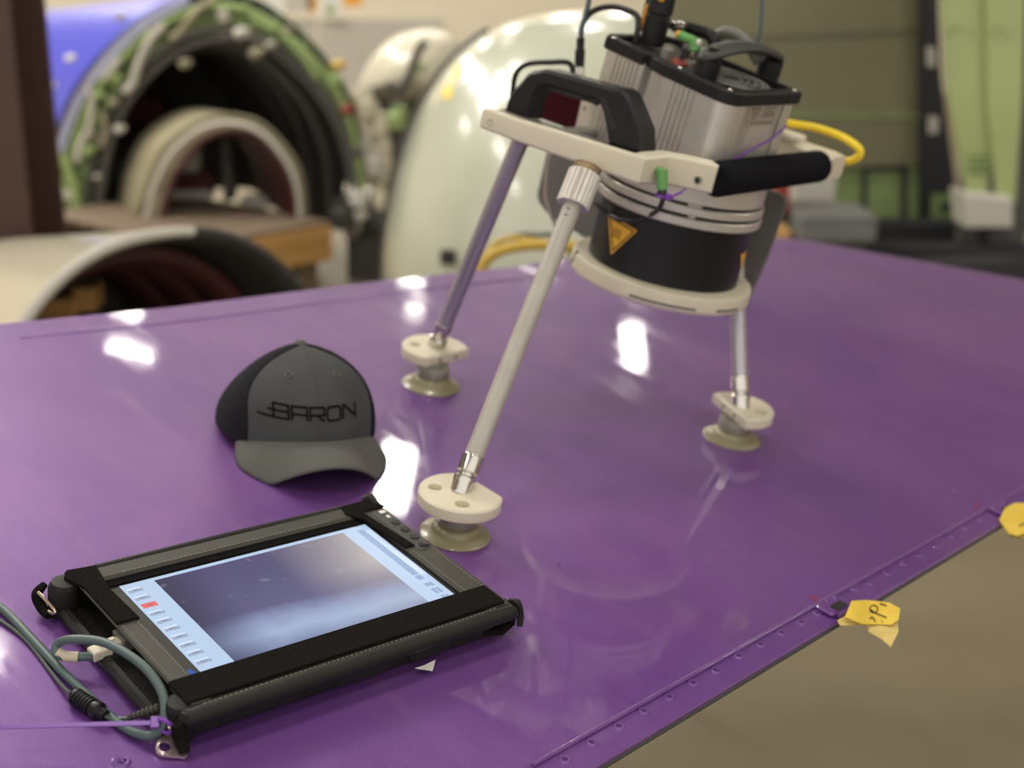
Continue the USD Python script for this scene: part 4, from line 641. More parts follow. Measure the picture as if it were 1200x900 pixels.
# legs and feet (panel frame)
FEET = [pp(533, 626), pp(505, 451.5), pp(857, 513.5)]; ctrf = np.mean(FEET, 0)
TOPS = [pl(qz(690, 193, -0.008)), pl(qz(614, 155, -0.012)), None]
k3 = pp(863.5, 330, 0.172)
AXI = [nrm(TOPS[0] - pp(541, 562, 0.045)), None, None]
LB = [pp(540.5, 572, 0.041), pp(511, 404, 0.041), pp(868, 474, 0.041)]
TOPS[2] = LB[2] + (k3 - LB[2]) * ((0.325 - 0.041) / (k3[2] - 0.041))
mats_ = ('tubew', 'tubeg', 'tubeg'); names = ('pale grey tube leg on the near side', 'satin tube leg at the back left', 'satin tube leg at the right')
for i in range(3):
    f, b, t = FEET[i], LB[i], TOPS[i]; d = nrm(t - b); L = np.linalg.norm(t - b)
    leg = part(rig, 'leg', rod(b + d * 0.018, t, [(0, 0), (0.0094, 0), (0.0094, L - 0.018), (0, L - 0.018)]), mats_[i], label=names[i])
    part(leg, 'swivel', rod(b - d * 0.006, b + d * 0.036, [(0, 0), (0.0098, 0), (0.0104, 0.002), (0.0104, 0.011), (0.0112, 0.013), (0.0112, 0.0165), (0.0085, 0.019), (0.0085, 0.021), (0.0106, 0.023), (0.0108, 0.038), (0.0098, 0.040), (0, 0.040)]), 'steel', label='turned steel swivel joint')
    if i == 0:
        part(leg, 'clamp_nut', tf(slab([(r_ * math.cos(a), r_ * math.sin(a)) for a, r_ in zip(np.arange(72) * math.pi / 36, [0.0168, 0.0172, 0.0172, 0.0156] * 18)], 0, 0.036, b=0.0006), F4(nrm(np.cross(d, [0, 0, 1.0])), nrm(np.cross(d, np.cross(d, [0, 0, 1.0]))), d, t - d * 0.046)), 'alu', smooth=20, label='ribbed clamp nut'); part(leg, 'thread', rod(t - d * 0.012, t, [(0, 0), (0.013, 0), (0.0145, 0.002), (0.013, 0.004), (0.0145, 0.006), (0.013, 0.008), (0.0145, 0.010), (0, 0.012)]), 'brass')
        def onleg(x, y): p = pick(PM @ F4(nrm(np.cross(d, [0, 0, 1.0])), nrm(np.cross(nrm(np.cross(d, [0, 0, 1.0])), d)), d, b), (x, y), 1, -0.0097); return (F4(nrm(np.cross(d, [0, 0, 1.0])), nrm(np.cross(nrm(np.cross(d, [0, 0, 1.0])), d)), d, b) @ np.r_[p, 1])[:3]
        A = F4(nrm(np.cross(d, [0, 0, 1.0])), nrm(np.cross(d, np.cross(d, [0, 0, 1.0]))), d, b); vd_ = nrm((np.linalg.inv(PM @ A)[:3, :3] @ CAMPOS + np.linalg.inv(PM @ A)[:3, 3])[:2]); va_ = math.atan2(vd_[1], vd_[0])
        for s_, w_ in ((L - 0.053, 0.55), (L - 0.060, 0.5)):
            part(leg, 'scale_mark', tf(cat([bx((0.0004, 0.0042, 0.0009), (0.0095, 0, s_), b=0.0001)]), A @ trimesh.transformations.rotation_matrix(va_ - 0.32, [0, 0, 1])), 'ink')
    foot = part(rig, 'foot', rod(f + [0, 0, 0.010], f + [0, 0, 0.030], [(0, 0), (0.012, 0), (0.012, 0.02), (0, 0.02)]), 'cupc', label='clear post of a suction foot')
    part(foot, 'suction_cup', lathe([(0, 0.0135), (0.017, 0.0130), (0.0215, 0.0112), (0.0235, 0.0062), (0.0285, 0.0048), (0.0335, 0.0022), (0.0345, 0.0010), (0.034, 0.0002), (0, 0.0002)], F4([1, 0, 0], [0, 1, 0], [0, 0, 1], f), 48), 'cup', smooth=50, label='olive rubber suction cup')
    part(foot, 'cup_collar', lathe([(0.0, 0.0262), (0.0185, 0.0262), (0.0195, 0.024), (0.0195, 0.0145), (0.017, 0.0118), (0, 0.0118)], F4([1, 0, 0], [0, 1, 0], [0, 0, 1], f), 40), 'cupc', smooth=50)
    inw = nrm((ctrf - f)[:2]); R_ = 0.0405; ch = (0.030, 0.023, 0.014)[i]; ca = math.acos(ch / R_); a0 = math.atan2(inw[1], inw[0])
    if i == 0: a0 -= 0.42
    E = circ((0, 0), R_, 44, a0 + ca, a0 + 2 * math.pi - ca); fx = f + (b - f) * [1, 1, 0] * (0.6, 0.85, 0.8)[i]; 
    h1 = [circ((0.025 * math.cos(a0 + q), 0.025 * math.sin(a0 + q)), 0.0072, 16) for q in (2.25, -2.25)]
    A = F4([1, 0, 0], [0, 1, 0], [0, 0, 1], [fx[0], fx[1], 0])
    fp = part(foot, 'foot_plate', cat([tf(slab(E, 0.027, 0.0405, b=0.0018, holes=h1), A)] + [tf(slab(h, 0.027, 0.0345), A) for h in h1]), 'nylon', smooth=40, label='cream nylon foot plate with one flat side')
    if i:
        for q in (-0.013, 0.013):
            c = fx * [1, 1, 0] + np.r_[inw * (ch + 0.0002), 0.0335] + np.r_[-inw[1] * q, inw[0] * q, 0]; part(fp, 'set_screw', cyl(c - np.r_[inw * 0.002, 0], c + np.r_[inw * 0.0004, 0], 0.0020), 'dark')

# ------------------------------------------------------------------ cables on the rig
def qtube(P, r, sides=12, n=8): return tube([pl(p) for p in P], r, sides, n)
side = thing('side_cable', 'teal cable rising out of the picture from the socket behind the carry handle', 'cable', PM, pl(s1))
part(side, 'sheath', qtube([qx(x, y, 0.06) for x, y in ((680, 60), (680.5, 48), (681.5, 35), (686, 18), (690, 2), (692, -25))], 0.0030), 'teal')
u0, u1 = qx(679, 79, 0.06), qx(680.5, 44, 0.06); L_ = np.linalg.norm(u1 - u0); part(side, 'boot', PLm(rod(u0, u1, [(0, 0), (0.0056, 0), (0.0058, L_ * .6), (0.0046, L_ * .64), (0.0046, L_ * .98), (0.003, L_), (0, L_)])), 'blacks')
sc2 = thing('signal_cable', 'black cable arching from the plug over to the tall teal cable', 'cable', PM, pl(qx(745, 40, 0.06))); part(sc2, 'sheath', qtube([qx(x, y, 0.062) for x, y in ((681, 44), (682, 32), (689, 18), (702, 10), (718, 8), (735, 12), (746, 18), (748, 30), (745, 46), (743, 52))], 0.0034), 'blackc')
tc = thing('hanging_cable', 'thin teal cable hanging behind the top handle', 'cable', PM, pl(qx(886, 60, 0.22))); part(tc, 'sheath', qtube([qx(x, y, 0.22) for x, y in ((893, -30), (893, 5), (892, 25), (889, 45), (885, 58), (880, 70))], 0.0024), 'teal')
yc = thing('yellow_cable', 'bright yellow cable looping out beside the foam grip', 'cable', PM, pl(qx(985, 160, 0.27)))
part(yc, 'sheath', qtube([qx(x, y, v) for x, y, v in ((880, 135, 0.20), (905, 141, 0.25), (932, 146, 0.29), (956, 150, 0.31), (985, 160, 0.31), (1003, 171, 0.30), (1008, 179, 0.30), (1003, 186, 0.30), (990, 189.5, 0.30), (970, 188, 0.305))], 0.0050, 14), 'yellow')
bc = thing('sensor_cable', 'black cable slung from the green elbow around the black drum', 'cable', PM, pl(qx(776, 222, 0.0)))
eb0 = qx(766, 200, -0.062); eb1 = qx(775, 202.5, -0.07); eb2 = qx(776, 222, -0.068)
el2 = part(bc, 'elbow', PLm(cat([cyl(eb0 + [0.004, 0, 0.0], eb1, 0.0052), cyl(eb1 + [0, 0, 0.004], eb2, 0.0056)])), 'green', label='green elbow plugged into the rail'); part(el2, 'brass_nut', PLm(rod(eb0 + [0.014, 0.002, 0], eb0 - [0.002, -0.001, 0], [(0, 0), (0.0062, 0), (0.0062, 0.012), (0.005, 0.016), (0, 0.016)])), 'brass'); part(el2, 'boot', PLm(cyl(eb2, qx(776, 229, -0.068), 0.0046)), 'blackc')
part(bc, 'sheath', qtube([qx(776, 226, -0.068), qx(776, 236, -0.07), qx(772, 244, -0.06)] + [ondrum(x, y, 0.0895) for x, y in ((762, 252), (744, 258.5), (726, 257), (712, 250))] + [qx(700, 240, 0.0), qx(693, 228, 0.02)], 0.0026), 'blackc')
wc = thing('white_wire', 'thin white wire at the foot of the carry handle', 'wire', PM, pl(qx(760, 170, -0.05))); part(wc, 'sheath', qtube([qx(x, y, -0.03) for x, y in ((750, 154), (756, 163), (759, 172), (760, 181))], 0.0013, 8), 'white')
bg = thing('beige_cable', 'beige cable hanging from the deck beside the clamp nut', 'cable', PM, pl(qx(642, 220, 0.02))); part(bg, 'sheath', qtube([qx(x, y, v) for x, y, v in ((648, 172, 0.0), (643, 190, 0.02), (640, 212, 0.03), (640, 232, 0.04), (645, 250, 0.05), (652, 266, 0.06), (662, 280, 0.07))], 0.0022), 'beigec')
t2 = thing('cable_tie', 'purple cable tie around the green elbow under the near rail', 'cable tie', PM, pl(eb2))
part(t2, 'loop', PLm(tf(trimesh.creation.torus(0.0062, 0.0017, major_sections=24, minor_sections=8), F4([1, 0, 0], [0, 1, 0], [0, 0, 1], qx(776, 229.5, -0.068)))), 'tie'); part(t2, 'lock_head', PLm(bx((0.006, 0.007, 0.006), qx(784, 231, -0.073), b=0.001)), 'tie'); part(t2, 'tail', qtube([qx(786, 231, -0.073), qx(797, 226, -0.06), qx(803, 221, -0.03)], 0.0014, 6), 'tie')
t3 = thing('cable_tie', 'purple cable tie with a loose tail across the front of the silver camera box', 'cable tie', PM, pl(WB[:3, :3] @ qb(862, 187, 1, -0.006) + TOPC))
part(t3, 'tail', tf(tube([qb(x, y, 1, -0.006) for x, y in ((850, 193), (864, 185), (884, 173), (896, 167), (903, 163), (912, 156), (921, 147))], 0.0013, 6, 6), BP), 'tie')
part(t3, 'lock_head', tf(bx((0.006, 0.006, 0.004), qb(852, 192, 1, -0.006), b=0.0006), BP), 'tie')

# ------------------------------------------------------------------ background workshop things
M.update(
    brown=mat('column_paint', (0.075, 0.034, 0.026), 0.5, col2=(0.06, 0.028, 0.022), ns=2), cream=mat('cream_cowl_paint', (0.66, 0.61, 0.47), 0.3, coat=0.4), pale=mat('pale_green_white_paint', (0.56, 0.58, 0.47), 0.22, coat=0.8, coatr=0.14, col2=(0.51, 0.53, 0.42), ns=3, det=2),
    cobalt=mat('cobalt_paint', (0.075, 0.085, 0.56), 0.34, coat=0.25, coatr=0.2), lav=mat('lavender_edge', (0.42, 0.43, 0.60), 0.3, coat=0.5), zinc=mat('zinc_green_primer', (0.21, 0.30, 0.10), 0.5, col2=(0.13, 0.19, 0.07), ns=7), zincl=mat('bright_green_primer', (0.33, 0.44, 0.17), 0.5, col2=(0.28, 0.38, 0.14), ns=3),
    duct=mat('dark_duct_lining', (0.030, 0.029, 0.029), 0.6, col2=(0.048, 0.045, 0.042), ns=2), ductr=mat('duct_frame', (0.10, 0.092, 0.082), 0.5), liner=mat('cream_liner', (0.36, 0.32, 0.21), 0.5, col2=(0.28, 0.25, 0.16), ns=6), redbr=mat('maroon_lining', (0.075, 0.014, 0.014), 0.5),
    pine=mat('pine_boards', (0.58, 0.33, 0.11), 0.6, col2=(0.46, 0.25, 0.08), ns=6, stretch=(1, 9, 9)), pined=mat('old_boards', (0.20, 0.14, 0.09), 0.7, col2=(0.14, 0.10, 0.07), ns=5, stretch=(1, 8, 8)), olive=mat('olive_film', (0.175, 0.165, 0.085), 0.45, col2=(0.215, 0.200, 0.115), ns=1.3, det=4),
    leafg=mat('light_green_panel', (0.42, 0.49, 0.20), 0.4, coat=0.3, col2=(0.36, 0.43, 0.17), ns=1.5), soot=mat('black_steel', (0.018, 0.017, 0.022), 0.5), midg=mat('grey_equipment', (0.20, 0.20, 0.19), 0.5, col2=(0.15, 0.15, 0.145), ns=4), lightg=mat('light_grey_board', (0.55, 0.52, 0.46), 0.5), hose=mat('ochre_hose', (0.60, 0.40, 0.06), 0.5), bench=mat('dark_frame', (0.07, 0.068, 0.062), 0.5))
XZ = lambda Y: F4([1, 0, 0], [0, 0, 1], [0, -1, 0], [0, Y, 0])         # a facing slab: outline in (x, z), thickness towards the viewer
def prof(P, Y): return [at(x, y, Y)[[0, 2]] for x, y in P]
def face(P, Y, th, b=0.0, holes=()): return slab(prof(P, Y), -th, 0.0, b=b, holes=[prof(h, Y) for h in holes], A=XZ(Y))
def smoothp(P, n=4): return [tuple(p) for p in spline(np.c_[np.array(P, float), np.zeros(len(P))], n)[:, :2]]
def sheet(P, Y0, Y1, th, scale=1.0, sh=0.0):
    """An open profile P (x, z) drawn out from Y0 to Y1, with thickness th inwards."""
    P = np.array(P); c = np.array([P[:, 0].mean(), P[:, 1].min()]); t = np.gradient(P, axis=0); t /= np.linalg.norm(t, axis=1, keepdims=True); n = np.stack([t[:, 1], -t[:, 0]], 1); I_ = P + n * th
    rings = []
    for i in range(len(P)):
        o, q = P[i], I_[i]; o1, q1 = c + (o - c) * scale + (sh, 0), c + (q - c) * scale + (sh, 0); rings.append([[o[0], Y0, o[1]], [o1[0], Y1, o1[1]], [q1[0], Y1, q1[1]], [q[0], Y0, q[1]]])
    return loft(rings)
def along(P, f):
    P = np.array(P); d = np.r_[0, np.cumsum(np.linalg.norm(np.diff(P, axis=0), axis=1))]; d /= d[-1]; return np.array([np.interp(f, d, P[:, k]) for k in range(P.shape[1])])

# brown H column at the left
Yc = 4.0; xe = at(21, 100, Yc)[0]; w_ = 0.30; col = thing('steel_column', 'dark brown painted steel column at the left border of the photo', 'column', None, (xe - w_ / 2, Yc + 0.15, 0))
part(col, 'flange', bx((w_, 0.02, 6.5), (xe - w_ / 2, Yc, 3.25), b=0.003), 'brown'); part(col, 'flange', bx((w_, 0.02, 6.5), (xe - w_ / 2, Yc + 0.30, 3.25), b=0.003), 'brown'); part(col, 'web', bx((0.02, 0.30, 6.5), (xe - w_ / 2, Yc + 0.15, 3.25), b=0.003), 'brown'); part(col, 'base_plate', bx((0.45, 0.45, 0.02), (xe - w_ / 2, Yc + 0.15, 0.01), b=0.004), 'brown')

# cream half barrel cowl standing just behind the panel at the left
oc = at(190, 270, 3.05); hC = oc[2]; cx, cy = oc[0], oc[1]; ex = nrm([0.80, 0.60, 0]); ey = np.array([-ex[1], ex[0], 0]); A = F4(ex, ey, [0, 0, 1], [cx, cy, 0]); aC = 0.445
u_ = [(aC * math.copysign(abs(math.cos(t)) ** 0.9, -math.cos(t)), 0.30 + (hC - 0.30) * math.sin(t) ** 0.9) for t in np.linspace(0, math.pi, 36)]; u_ = [(-aC, 0.0)] + u_ + [(aC, 0.0)]
cw = thing('engine_cowl', 'cream half barrel cowl standing open end forward close behind the panel at the left', 'engine cowl', None, (cx, cy, 0))
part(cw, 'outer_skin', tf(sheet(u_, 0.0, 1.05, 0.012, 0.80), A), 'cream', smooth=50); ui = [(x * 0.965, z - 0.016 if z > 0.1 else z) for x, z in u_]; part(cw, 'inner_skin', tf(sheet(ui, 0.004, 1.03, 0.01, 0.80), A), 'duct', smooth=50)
part(cw, 'rim', tf(tube([(x * 0.985, -0.004, z - 0.006 if z > 0.1 else z) for x, z in u_[:24]], [0.014] * 8 + [0.010, 0.003], 8, 3), A), 'lightg', smooth=60); part(cw, 'rim_seal', tf(tube([(x * 0.985, -0.004, z - 0.006 if z > 0.1 else z) for x, z in u_[20:]], 0.013, 8, 3), A), 'duct', smooth=60, label='dark half of the rim')
for k in range(3): part(cw, 'inner_frame', tf(sheet([(x * (.90 - .045 * k), (z - 0.075) * (1 - .05 * k) if z > .1 else z) for x, z in u_], 0.22 + 0.22 * k, 0.26 + 0.22 * k, 0.03, 0.97), A), 'redbr', label='dark brown inner frame')
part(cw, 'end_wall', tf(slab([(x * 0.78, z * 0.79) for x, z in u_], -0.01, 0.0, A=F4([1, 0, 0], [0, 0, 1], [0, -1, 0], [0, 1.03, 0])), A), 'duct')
wb_ = at(62, 352, 3.35); single('wooden_chock', cat([bx((0.13, 0.09, 0.05), wb_ + [0, 0, -0.01], b=0.006), bx((0.06, 0.08, 0.06), wb_ + [0.08, 0.02, 0.005], b=0.006), bx((0.06, 0.07, wb_[2] - 0.035), (wb_[0], wb_[1], (wb_[2] - 0.035) / 2), b=0.005)]), 'pine', 'small wooden block seen inside the open cream cowl', 'wooden block', None, smooth=False)

# the large green primed cowl half with its opening towards the viewer
Ya = 6.5
oP = smoothp([(60, 275), (62, 215), (74, 158), (98, 103), (135, 56), (182, 16), (240, -10), (292, -4), (334, 22), (370, 56), (402, 100), (419, 152), (427, 212), (428, 275)]); iP = smoothp([(112, 275), (114, 228), (123, 178), (143, 124), (184, 74), (230, 46), (272, 40), (316, 52), (354, 82), (390, 126), (411, 178), (418, 232), (419, 275)])
O_, I_ = prof(oP, Ya), prof(iP, Ya); ga = thing('nacelle_cowl', 'large half cowl with a green primed edge full of pipes around a dark opening', 'engine cowl', None, (at(245, 250, Ya)[0], Ya, 0))
part(ga, 'outer_skin', sheet([along(O_, t) + (-0.14, -0.015) for t in np.linspace(0.0, 0.56, 40)], Ya + 0.30, Ya + 2.3, 0.012, 0.82, -1.75), 'cobalt', smooth=50, label='glossy cobalt blue outer skin'); part(ga, 'skin_gap', sheet([np.array(p) for p in O_], Ya + 0.01, Ya + 0.34, 0.03, 0.975, -0.15), 'soot', smooth=50); part(ga, 'rim_band', sheet([along(O_, t) for t in np.linspace(0.1, 0.47, 30)], Ya - 0.05, Ya + 0.02, 0.035), 'lav', smooth=50, label='lavender rim band')
part(ga, 'bulkhead', slab(list(O_) + list(I_)[::-1], -0.02, 0.0, A=XZ(Ya + 0.06)), 'zinc')
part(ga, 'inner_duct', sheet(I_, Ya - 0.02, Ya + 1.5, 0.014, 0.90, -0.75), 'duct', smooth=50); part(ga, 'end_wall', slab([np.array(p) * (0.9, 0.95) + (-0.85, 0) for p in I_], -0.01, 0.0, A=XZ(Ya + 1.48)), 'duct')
part(ga, 'inner_rim', sheet(I_, Ya - 0.035, Ya + 0.02, 0.03), 'ductr', smooth=50)
for k in range(4): part(ga, 'duct_frame', sheet([np.array(p) * (1, 0.97) + (-0.13 * (k + 1), 0.0) for p in I_], Ya + 0.22 + 0.26 * k, Ya + 0.26 + 0.26 * k, 0.03, 0.97), 'ductr', smooth=50)
mid = [(np.array(a) + np.array(b)) / 2 for a, b in zip(np.array([along(O_, t) for t in np.linspace(0, 1, 60)]), np.array([along(I_, t) for t in np.linspace(0, 1, 60)]))]
for k, t in enumerate(np.linspace(0.06, 0.95, 17)):
    a, b = along(O_, t), along(I_, t); d = nrm(b - a); c = (a + b) / 2; L = np.linalg.norm(b - a); A = F4([d[0], 0, d[1]], [0, 1, 0], [-d[1], 0, d[0]], [c[0], Ya + 0.005, c[1]])
    part(ga, 'rib', tf(bx((L * 0.86, 0.10, 0.014), (0, 0, 0), b=0.003), A), 'zinc'); 
    if k % 2 == 0: part(ga, 'bracket', tf(bx((0.06, 0.07, 0.05), (-0.1 * L + 0.02 * (k % 3), -0.03, 0.03), b=0.01), A), ('lightg', 'liner', 'zincl', 'ductr')[k // 2 % 4])
for off, r, m_, ya in ((0.34, 0.016, 'zincl', -0.04), (0.66, 0.020, 'zinc', -0.02), (0.85, 0.012, 'ductr', -0.05)):
    part(ga, 'pipe', tube([np.array([((1 - off) * along(O_, t) + off * along(I_, t))[0], Ya + ya, ((1 - off) * along(O_, t) + off * along(I_, t))[1]]) for t in np.linspace(0.05, 0.95, 26)], r, 8, 3), m_)
for P, r, m_ in (([(253, -4), (232, 12), (210, 38), (200, 46)], 0.022, 'liner'), ([(192, 30), (178, 44), (164, 70), (156, 96), (146, 108)], 0.024, 'lightg'), ([(104, 100), (108, 122), (104, 150), (94, 170), (90, 190)], 0.02, 'lightg'), ([(140, 70), (128, 84), (122, 92)], 0.02, 'lightg'), ([(118, 130), (124, 150), (118, 172)], 0.016, 'liner'), ([(290, 8), (300, 24), (322, 34)], 0.016, 'zincl'), ([(330, 40), (352, 62), (372, 92)], 0.018, 'zincl'), ([(70, 180), (80, 200), (88, 225), (90, 262)], 0.03, 'zincl')):
    part(ga, 'pipe', tube([at(x, y, Ya - 0.10) for x, y in P], r * 0.72, 8, 5), m_)
for (x, y), s_, m_ in (((284, 38), 0.055, 'lightg'), ((302, 62), 0.055, 'liner'), ((318, 52), 0.035, 'lightg'), ((218, 74), 0.045, 'liner'), ((141, 151), 0.04, 'lightg'), ((104, 176), 0.05, 'zincl'), ((118, 112), 0.03, 'zincl'), ((134, 120), 0.04, 'liner'), ((83, 68), 0.035, 'white'), ((62, 100), 0.028, 'lightg'), ((142, 20), 0.035, 'liner'), ((408, 128), 0.045, 'red'), ((398, 76), 0.05, 'hose'), ((114, 207), 0.025, 'lightg')):
    s_ *= 0.62; c = at(x, y, Ya - 0.09); part(ga, 'fitting', rod(c - [s_, 0, 0.3 * s_], c + [s_, 0, 0.3 * s_], [(0, 0), (s_ * .6, 0), (s_ * .75, s_ * .4), (s_ * .75, s_ * 1.4), (s_ * .5, s_ * 1.5), (s_ * .5, s_ * 2), (0, s_ * 2)], 12), m_)
for (x, y), (w0, h0), m_ in (((172, 128), (0.20, 0.14), 'redbr'), ((200, 150), (0.16, 0.10), 'red'), ((150, 215), (0.3, 0.3), 'ductr')): part(ga, 'inner_box', bx((w0, 0.2, h0), at(x, y, Ya + 0.9), b=0.02), m_)
for xx in (64, 424): part(ga, 'foot_block', bx((0.16, 0.9, at(xx, 272, Ya)[2] + 0.02), (at(xx, 272, Ya)[0], Ya + 0.5, at(xx, 272, Ya)[2] / 2), b=0.01), 'bench')
# cream ring in front of it, on a pallet
P0, P1 = at(262, 280, 5.60), at(388, 259, 6.02); z0 = (P0[2] + P1[2]) / 2; dl = nrm((P1 - P0) * [1, 1, 0]); dq = np.array([-dl[1], dl[0], 0]); P1[2] = 0; LP = 0.74
Yr = 6.15
oR, iR = smoothp([(160, 268), (163, 240), (171, 210), (190, 172), (226, 144), (262, 134), (304, 143), (336, 174), (354, 208), (361, 268)]), smoothp([(190, 268), (192, 250), (199, 222), (215, 190), (240, 162), (270, 152), (304, 160), (331, 190), (346, 226), (350, 268)])
OR, IR = [[np.array([p[0], max(p[1], z0)]) for p in prof(q, Yr)] for q in (oR, iR)]; li = thing('inlet_ring', 'cream arched liner ring standing on a pallet inside the green cowl', 'liner ring', None, (at(260, 265, Yr)[0], Yr, at(260, 265, Yr)[2]))
part(li, 'ring', slab(list(OR) + list(IR)[::-1], -0.05, 0.0, b=0.006, A=XZ(Yr)), 'liner'); part(li, 'barrel', sheet(OR, Yr, Yr + 0.45, 0.01, 0.96, -0.22), 'liner', smooth=50); part(li, 'lining', sheet([np.array(p) for p in IR], Yr - 0.045, Yr + 0.44, 0.012, 0.96, -0.22), 'redbr', smooth=50)
part(li, 'ring_lip', tube([(x, Yr - 0.055, z) for x, z in [((a + b) / 2) for a, b in zip(np.array([along(OR, t) for t in np.linspace(0, 1, 30)]), np.array([along(IR, t) for t in np.linspace(0, 1, 30)]))]], 0.012, 8, 2), 'lightg', smooth=60)
for (x, y), (w0, h0), m_ in (((222, 186), (0.10, 0.12), 'lightg'), ((228, 210), (0.2, 0.10), 'redbr'), ((225, 226), (0.2, 0.05), 'lightg'), ((300, 236), (0.14, 0.05), 'lightg'), ((250, 250), (0.34, 0.05), 'ductr'), ((268, 196), (0.05, 0.3), 'ductr')): part(li, 'inner_box', bx((w0, 0.12, h0), at(x, y, Yr + 0.36), b=0.012), m_)
pa = thing('pallet', 'wooden pallet with bright pine stringers, under the cream liner ring', 'pallet', None, tuple(P1 - dl * LP / 2 + dq * 0.5)); A = F4(dl, dq, [0, 0, 1], P1)
for k in range(8): part(pa, 'deck_board', tf(bx((LP, 0.125, 0.020), (-LP / 2, 0.07 + 0.142 * k, z0 - 0.010), b=0.003), A), 'pined')
part(pa, 'stringer', tf(bx((LP, 0.07, 0.070), (-LP / 2, 0.03, z0 - 0.056), b=0.004), A), 'pine', label='bright new pine stringer'); part(pa, 'stringer', tf(bx((LP, 0.09, 0.075), (-LP / 2, 0.04, z0 - 0.131), b=0.004), A), 'pine', label='bright new pine block under the stringer'); part(pa, 'stringer', tf(bx((LP, 0.06, 0.15), (-LP / 2, 1.05, z0 - 0.096), b=0.004), A), 'pined')
hb = max(0.02, z0 - 0.172)
for k in range(3): part(pa, 'skid_block', tf(bx((0.12, 1.0, hb), (-0.10 - (LP - 0.2) * k / 2, 0.55, hb / 2), b=0.004), A), 'pined')
# clutter between the two big cowls: a second cream cowl and a build stand
def dome(P, Y, D, c, n=9):
    E = np.array(prof(P, Y)); cc_ = at(*c, Y)[[0, 2]]; rings = []
    for k in range(n): t = k / (n - 1) * 0.97; s = math.cos(t * math.pi / 2); rings.append([[*(cc_ + (e - cc_) * s)][0:1] + [Y - D * math.sin(t * math.pi / 2)] + [*(cc_ + (e - cc_) * s)][1:2] for e in E])
    back = [[e[0], Y + 0.05, e[1]] for e in E]; return loft([back] + rings)
c2 = thing('engine_cowl', 'pale cream domed cowl seen far behind, left of the large pale one', 'engine cowl', None, (at(480, 80, 7.0)[0], 7.0, 0))
part(c2, 'skin', dome(smoothp([(418, 106), (428, 80), (450, 52), (480, 37), (515, 36), (545, 60), (550, 112), (500, 118), (455, 122), (434, 116), (418, 106)])[:-1], 7.0, 0.3, (485, 82)), 'cream', smooth=60); zc = at(480, 118, 7.0)[2]; part(c2, 'support', bx((0.45, 0.3, zc), (at(485, 118, 7.0)[0], 7.05, zc / 2), b=0.02), 'midg')
bs = thing('build_stand', 'cluttered stand of cream pipes and pale fittings between the two big cowls', 'equipment stand', None, (at(440, 300, 6.6)[0], 6.6, 0)); Ys = 6.6
part(bs, 'frame', cat([bx((0.05, 0.05, at(412, 120, Ys)[2]), (at(412, 120, Ys)[0], Ys + 0.1, at(412, 120, Ys)[2] / 2), b=0.005), bx((0.05, 0.05, at(450, 120, Ys)[2]), (at(462, 120, Ys)[0], Ys + 0.1, at(450, 120, Ys)[2] / 2), b=0.005), bx((0.26, 0.05, 0.05), (at(438, 240, Ys)[0], Ys + 0.1, at(438, 240, Ys)[2]), b=0.005), bx((0.26, 0.3, 0.12), (at(436, 262, Ys)[0], Ys + 0.1, at(436, 262, Ys)[2]), b=0.01)]), 'bench')
for P, r, m_ in (([(412, 108), (426, 118), (438, 128), (446, 146)], 0.03, 'cream'), ([(424, 132), (430, 150), (446, 160), (452, 178)], 0.035, 'cream'), ([(448, 130), (440, 150), (428, 172), (434, 196)], 0.03, 'lightg'), ([(438, 170), (452, 186), (448, 208), (440, 226)], 0.03, 'cream'), ([(405, 224), (420, 222), (434, 226)], 0.035, 'cream'), ([(419, 250), (416, 264), (410, 276)], 0.03, 'lightg'), ([(452, 100), (470, 104), (478, 92), (490, 60), (500, 48)], 0.02, 'bench'), ([(455, 150), (462, 136), (476, 128)], 0.03, 'zincl'), ([(478, 80), (484, 84), (498, 76)], 0.016, 'zincl'), ([(430, 200), (444, 210), (452, 228)], 0.03, 'liner')): part(bs, 'pipe', tube([at(x, y, Ys - 0.1) for x, y in P], r, 8, 5), m_)
for (x, y), s_, m_ in (((430, 122), 0.06, 'cream'), ((446, 146), 0.05, 'cream'), ((466, 138), 0.05, 'zincl'), ((440, 190), 0.06, 'lightg'), ((420, 226), 0.06, 'white'), ((446, 232), 0.05, 'cream'), ((444, 254), 0.05, 'bench'), ((400, 250), 0.07, 'bench')):
    c = at(x, y, Ys - 0.12); part(bs, 'fitting', rod(c - [0, 0, s_], c + [0, 0, s_], [(0, 0), (s_ * .7, 0), (s_ * .8, s_ * .3), (s_ * .8, s_ * 1.2), (s_ * .5, s_ * 1.4), (s_ * .5, s_ * 2), (0, s_ * 2)], 12), m_)

